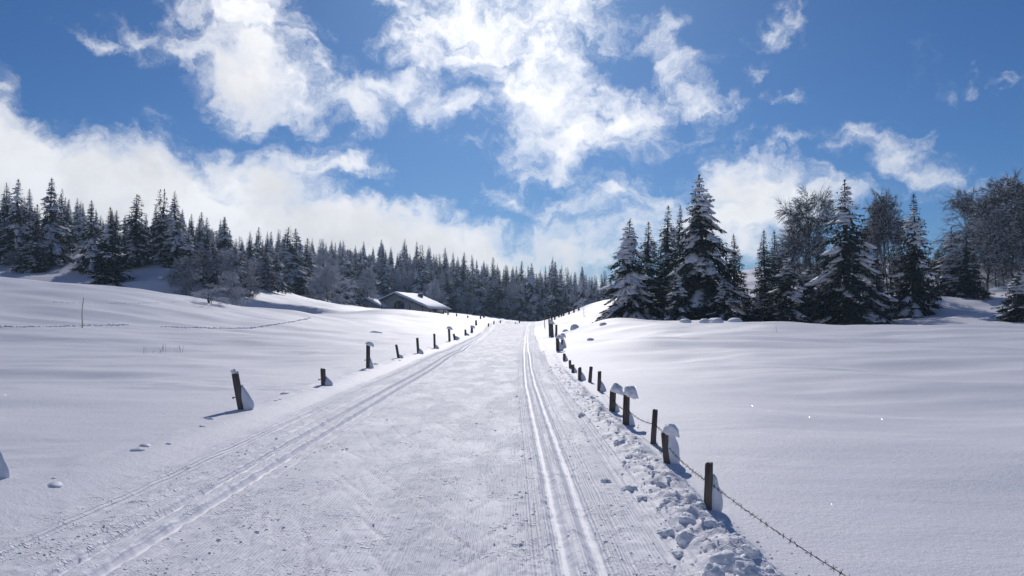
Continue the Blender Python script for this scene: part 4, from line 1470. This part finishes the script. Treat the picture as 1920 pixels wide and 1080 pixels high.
k = 1500
ty = 4.4 + 24 * rng.random(k) ** 1.8
tx = 1.50 + rng.normal(0, 0.17, k)
crumbs('snow_rubble', t2x(tx, ty), ty, np.clip(rng.lognormal(-4.75, 0.55, k), 0.004, 0.04), 'churned snow rubble along the fence berm')
k = 3000
ty = 4.4 + 32 * rng.random(k) ** 2.0
pick = rng.integers(0, 6, k)
tx = np.where(pick == 0, -3.38 + rng.normal(0, 0.13, k), np.where(pick == 1, -2.3 + rng.normal(0, 0.2, k), np.where(pick == 2, 0.85 + rng.normal(0, 0.13, k), np.where(pick == 3, 0.13 + rng.normal(0, 0.12, k), rng.uniform(-2.6, 1.2, k)))))
cl = fbm(tx * 1.7, ty * 1.1, 3)
keep = cl > -0.06
tx, ty = tx[keep], ty[keep]
crumbs('snow_crumbs', t2x(tx, ty), ty, np.clip(rng.lognormal(-4.95, 0.45, len(tx)), 0.004, 0.022), 'small snow crumbs scattered over the groomed trail', flat=0.5)
# crumbs along the left bank, trodden animal tracks across the field
segs = [((0, 614), (120, 613), (240, 610), 50), ((300, 613), (420, 618), (480, 615), 56), ((470, 616), (540, 606), (582, 597), 66), ((97, 567), (230, 572), (350, 566), 66)]
xs, ys, szs = [], [], []
for si, (a, b, c, d) in enumerate(segs):
    for s in np.linspace(0, 1, 150):
        px = (1 - s) ** 2 * a[0] + 2 * s * (1 - s) * b[0] + s * s * c[0]
        py = (1 - s) ** 2 * a[1] + 2 * s * (1 - s) * b[1] + s * s * c[1] + rng.normal(0, 0.35)
        # where the sight line meets the snow
        dds = np.arange(d - 14, d + 34, 0.4)
        qs = np.array([P(px, py, q) for q in dds])
        hit = np.nonzero(qs[:, 2] < ground(qs[:, 0], dds))[0]
        if len(hit) == 0:
            continue
        q, dd = qs[hit[0]], dds[hit[0]]
        if rng.random() < 0.75:
            xs.append(q[0]); ys.append(dd); szs.append(rng.uniform(0.03, 0.085) * (0.55 if si == 3 else 1))
crumbs('trodden_snow', np.array(xs), np.array(ys), np.array(szs), 'line of trodden snow crossing the open field', flat=0.7)
k = 26
ty = 6 + 40 * rng.random(k) ** 1.4
tx = -4.55 + rng.normal(0, 0.14, k) - 0.0 * ty
crumbs('bank_crumbs', tx, ty, np.clip(rng.lognormal(-3.1, 0.5, k), 0.015, 0.12), 'soft snow lumps along the bank of the field', sub=2, flat=0.42, sink=0.5)

# ice crystals: tiny mirror facets lying at every tilt, a few of which catch the sun
def ice_crystals(k):
    d = 4.5 + 40 * rng.random(k) ** 1.3
    x = rng.uniform(-0.75, 0.75, k) * d
    t = x2t(x, d)
    ok = (t < -4.0) | (t > 1.9)
    x, d = x[ok], d[ok]
    z = ground(x, d) + 0.006
    nrm = np.stack([rng.normal(0, 0.45, len(x)), rng.normal(0, 0.45, len(x)), np.ones(len(x))], 1)
    nrm /= np.linalg.norm(nrm, axis=1, keepdims=True)
    a = np.cross(nrm, (1.0, 0.2, 0.0))
    a /= np.linalg.norm(a, axis=1, keepdims=True)
    b = np.cross(nrm, a)
    c = np.stack([x, d, z], 1)
    r = rng.uniform(0.0012, 0.0026, (len(x), 1)) * np.clip(d / 9, 0.7, 1.6)[:, None]
    V = np.stack([c + a * r * math.cos(q) + b * r * math.sin(q) for q in (0, 1.57, 3.14, 4.71)], 1)
    m, nt, bs = new_mat('ice_facets', (0.9, 0.92, 0.95), 0.2, 0.5)
    bs.inputs['Metallic'].default_value = 1.0
    o = link('ice_crystals', np_mesh('ice_crystals', V.reshape(-1, 3), np.arange(len(x) * 4).reshape(-1, 4), None, (m,), False), kind='stuff')
    o['label'], o['category'] = 'scattered ice crystals glinting on the untracked snow', 'snow'


ice_crystals(15000)
# bigger chunks thrown up beside the trail
CH = [blob_mesh('chunk_%d' % i, (1, 1, 0.8), i + 2, 0.5, 4, 1.1) for i in range(5)]
for i, (px, py, w) in enumerate([(1163, 826, 20), (1136, 885, 17), (1180, 898, 26), (1290, 965, 38), (1255, 935, 34), (1245, 975, 34), (1290, 994, 36), (1372, 1045, 64), (1345, 1060, 60), (1385, 1015, 30), (1412, 1025, 34), (1330, 972, 26), (1405, 1062, 52), (1240, 903, 24), (1218, 870, 18), (1205, 915, 20), (1310, 940, 22), (1440, 1050, 30), (1270, 1010, 26), (1180, 850, 14), (1092, 770, 14)]):
    d = FPX * (CAM_H - 0.08) / (py - 600)
    x = P(px, py, d)[0]
    o = tag(link('snow_chunk', CH[i % 5], None, (x, d, gz(x, d) - 0.12 * w / 2 * d / FPX)), 'broken snow chunk lying on the churned berm by the fence', 'snow chunk', 'snow chunks on the berm')
    s = 1.0 * w / 2 * d / FPX
    o.scale = (s * random.uniform(0.9, 1.15), s * random.uniform(0.85, 1.1), s * random.uniform(0.85, 1.1))
    o.rotation_euler = (random.uniform(-.3, .3), random.uniform(-.3, .3), random.uniform(0, 6))

# ------------------------------------------------------------------ winter air
def haze():
    g = Geo()
    g.box((-1650, -40, -30), (1650, 2300, 62))
    m = bpy.data.materials.new('winter_haze')
    m.use_nodes = True
    nt = m.node_tree
    nt.nodes.clear()
    v = nt.nodes.new('ShaderNodeVolumePrincipled')
    v.inputs['Color'].default_value = (0.55, 0.75, 1.0, 1)
    v.inputs['Density'].default_value = 0.0004
    v.inputs['Anisotropy'].default_value = 0.2
    o = nt.nodes.new('ShaderNodeOutputMaterial')
    nt.links.new(v.outputs[0], o.inputs['Volume'])
    ob = link('haze', g.mesh('haze', m, False), kind='stuff')
    ob['label'], ob['category'] = 'thin cold blue haze in the winter air', 'haze'


haze()
print('tris', sum(sum(len(p.vertices) - 2 for p in m.polygons) if len(m.polygons) < 50000 else int(len(m.polygons) * 1.7) for m in bpy.data.meshes))
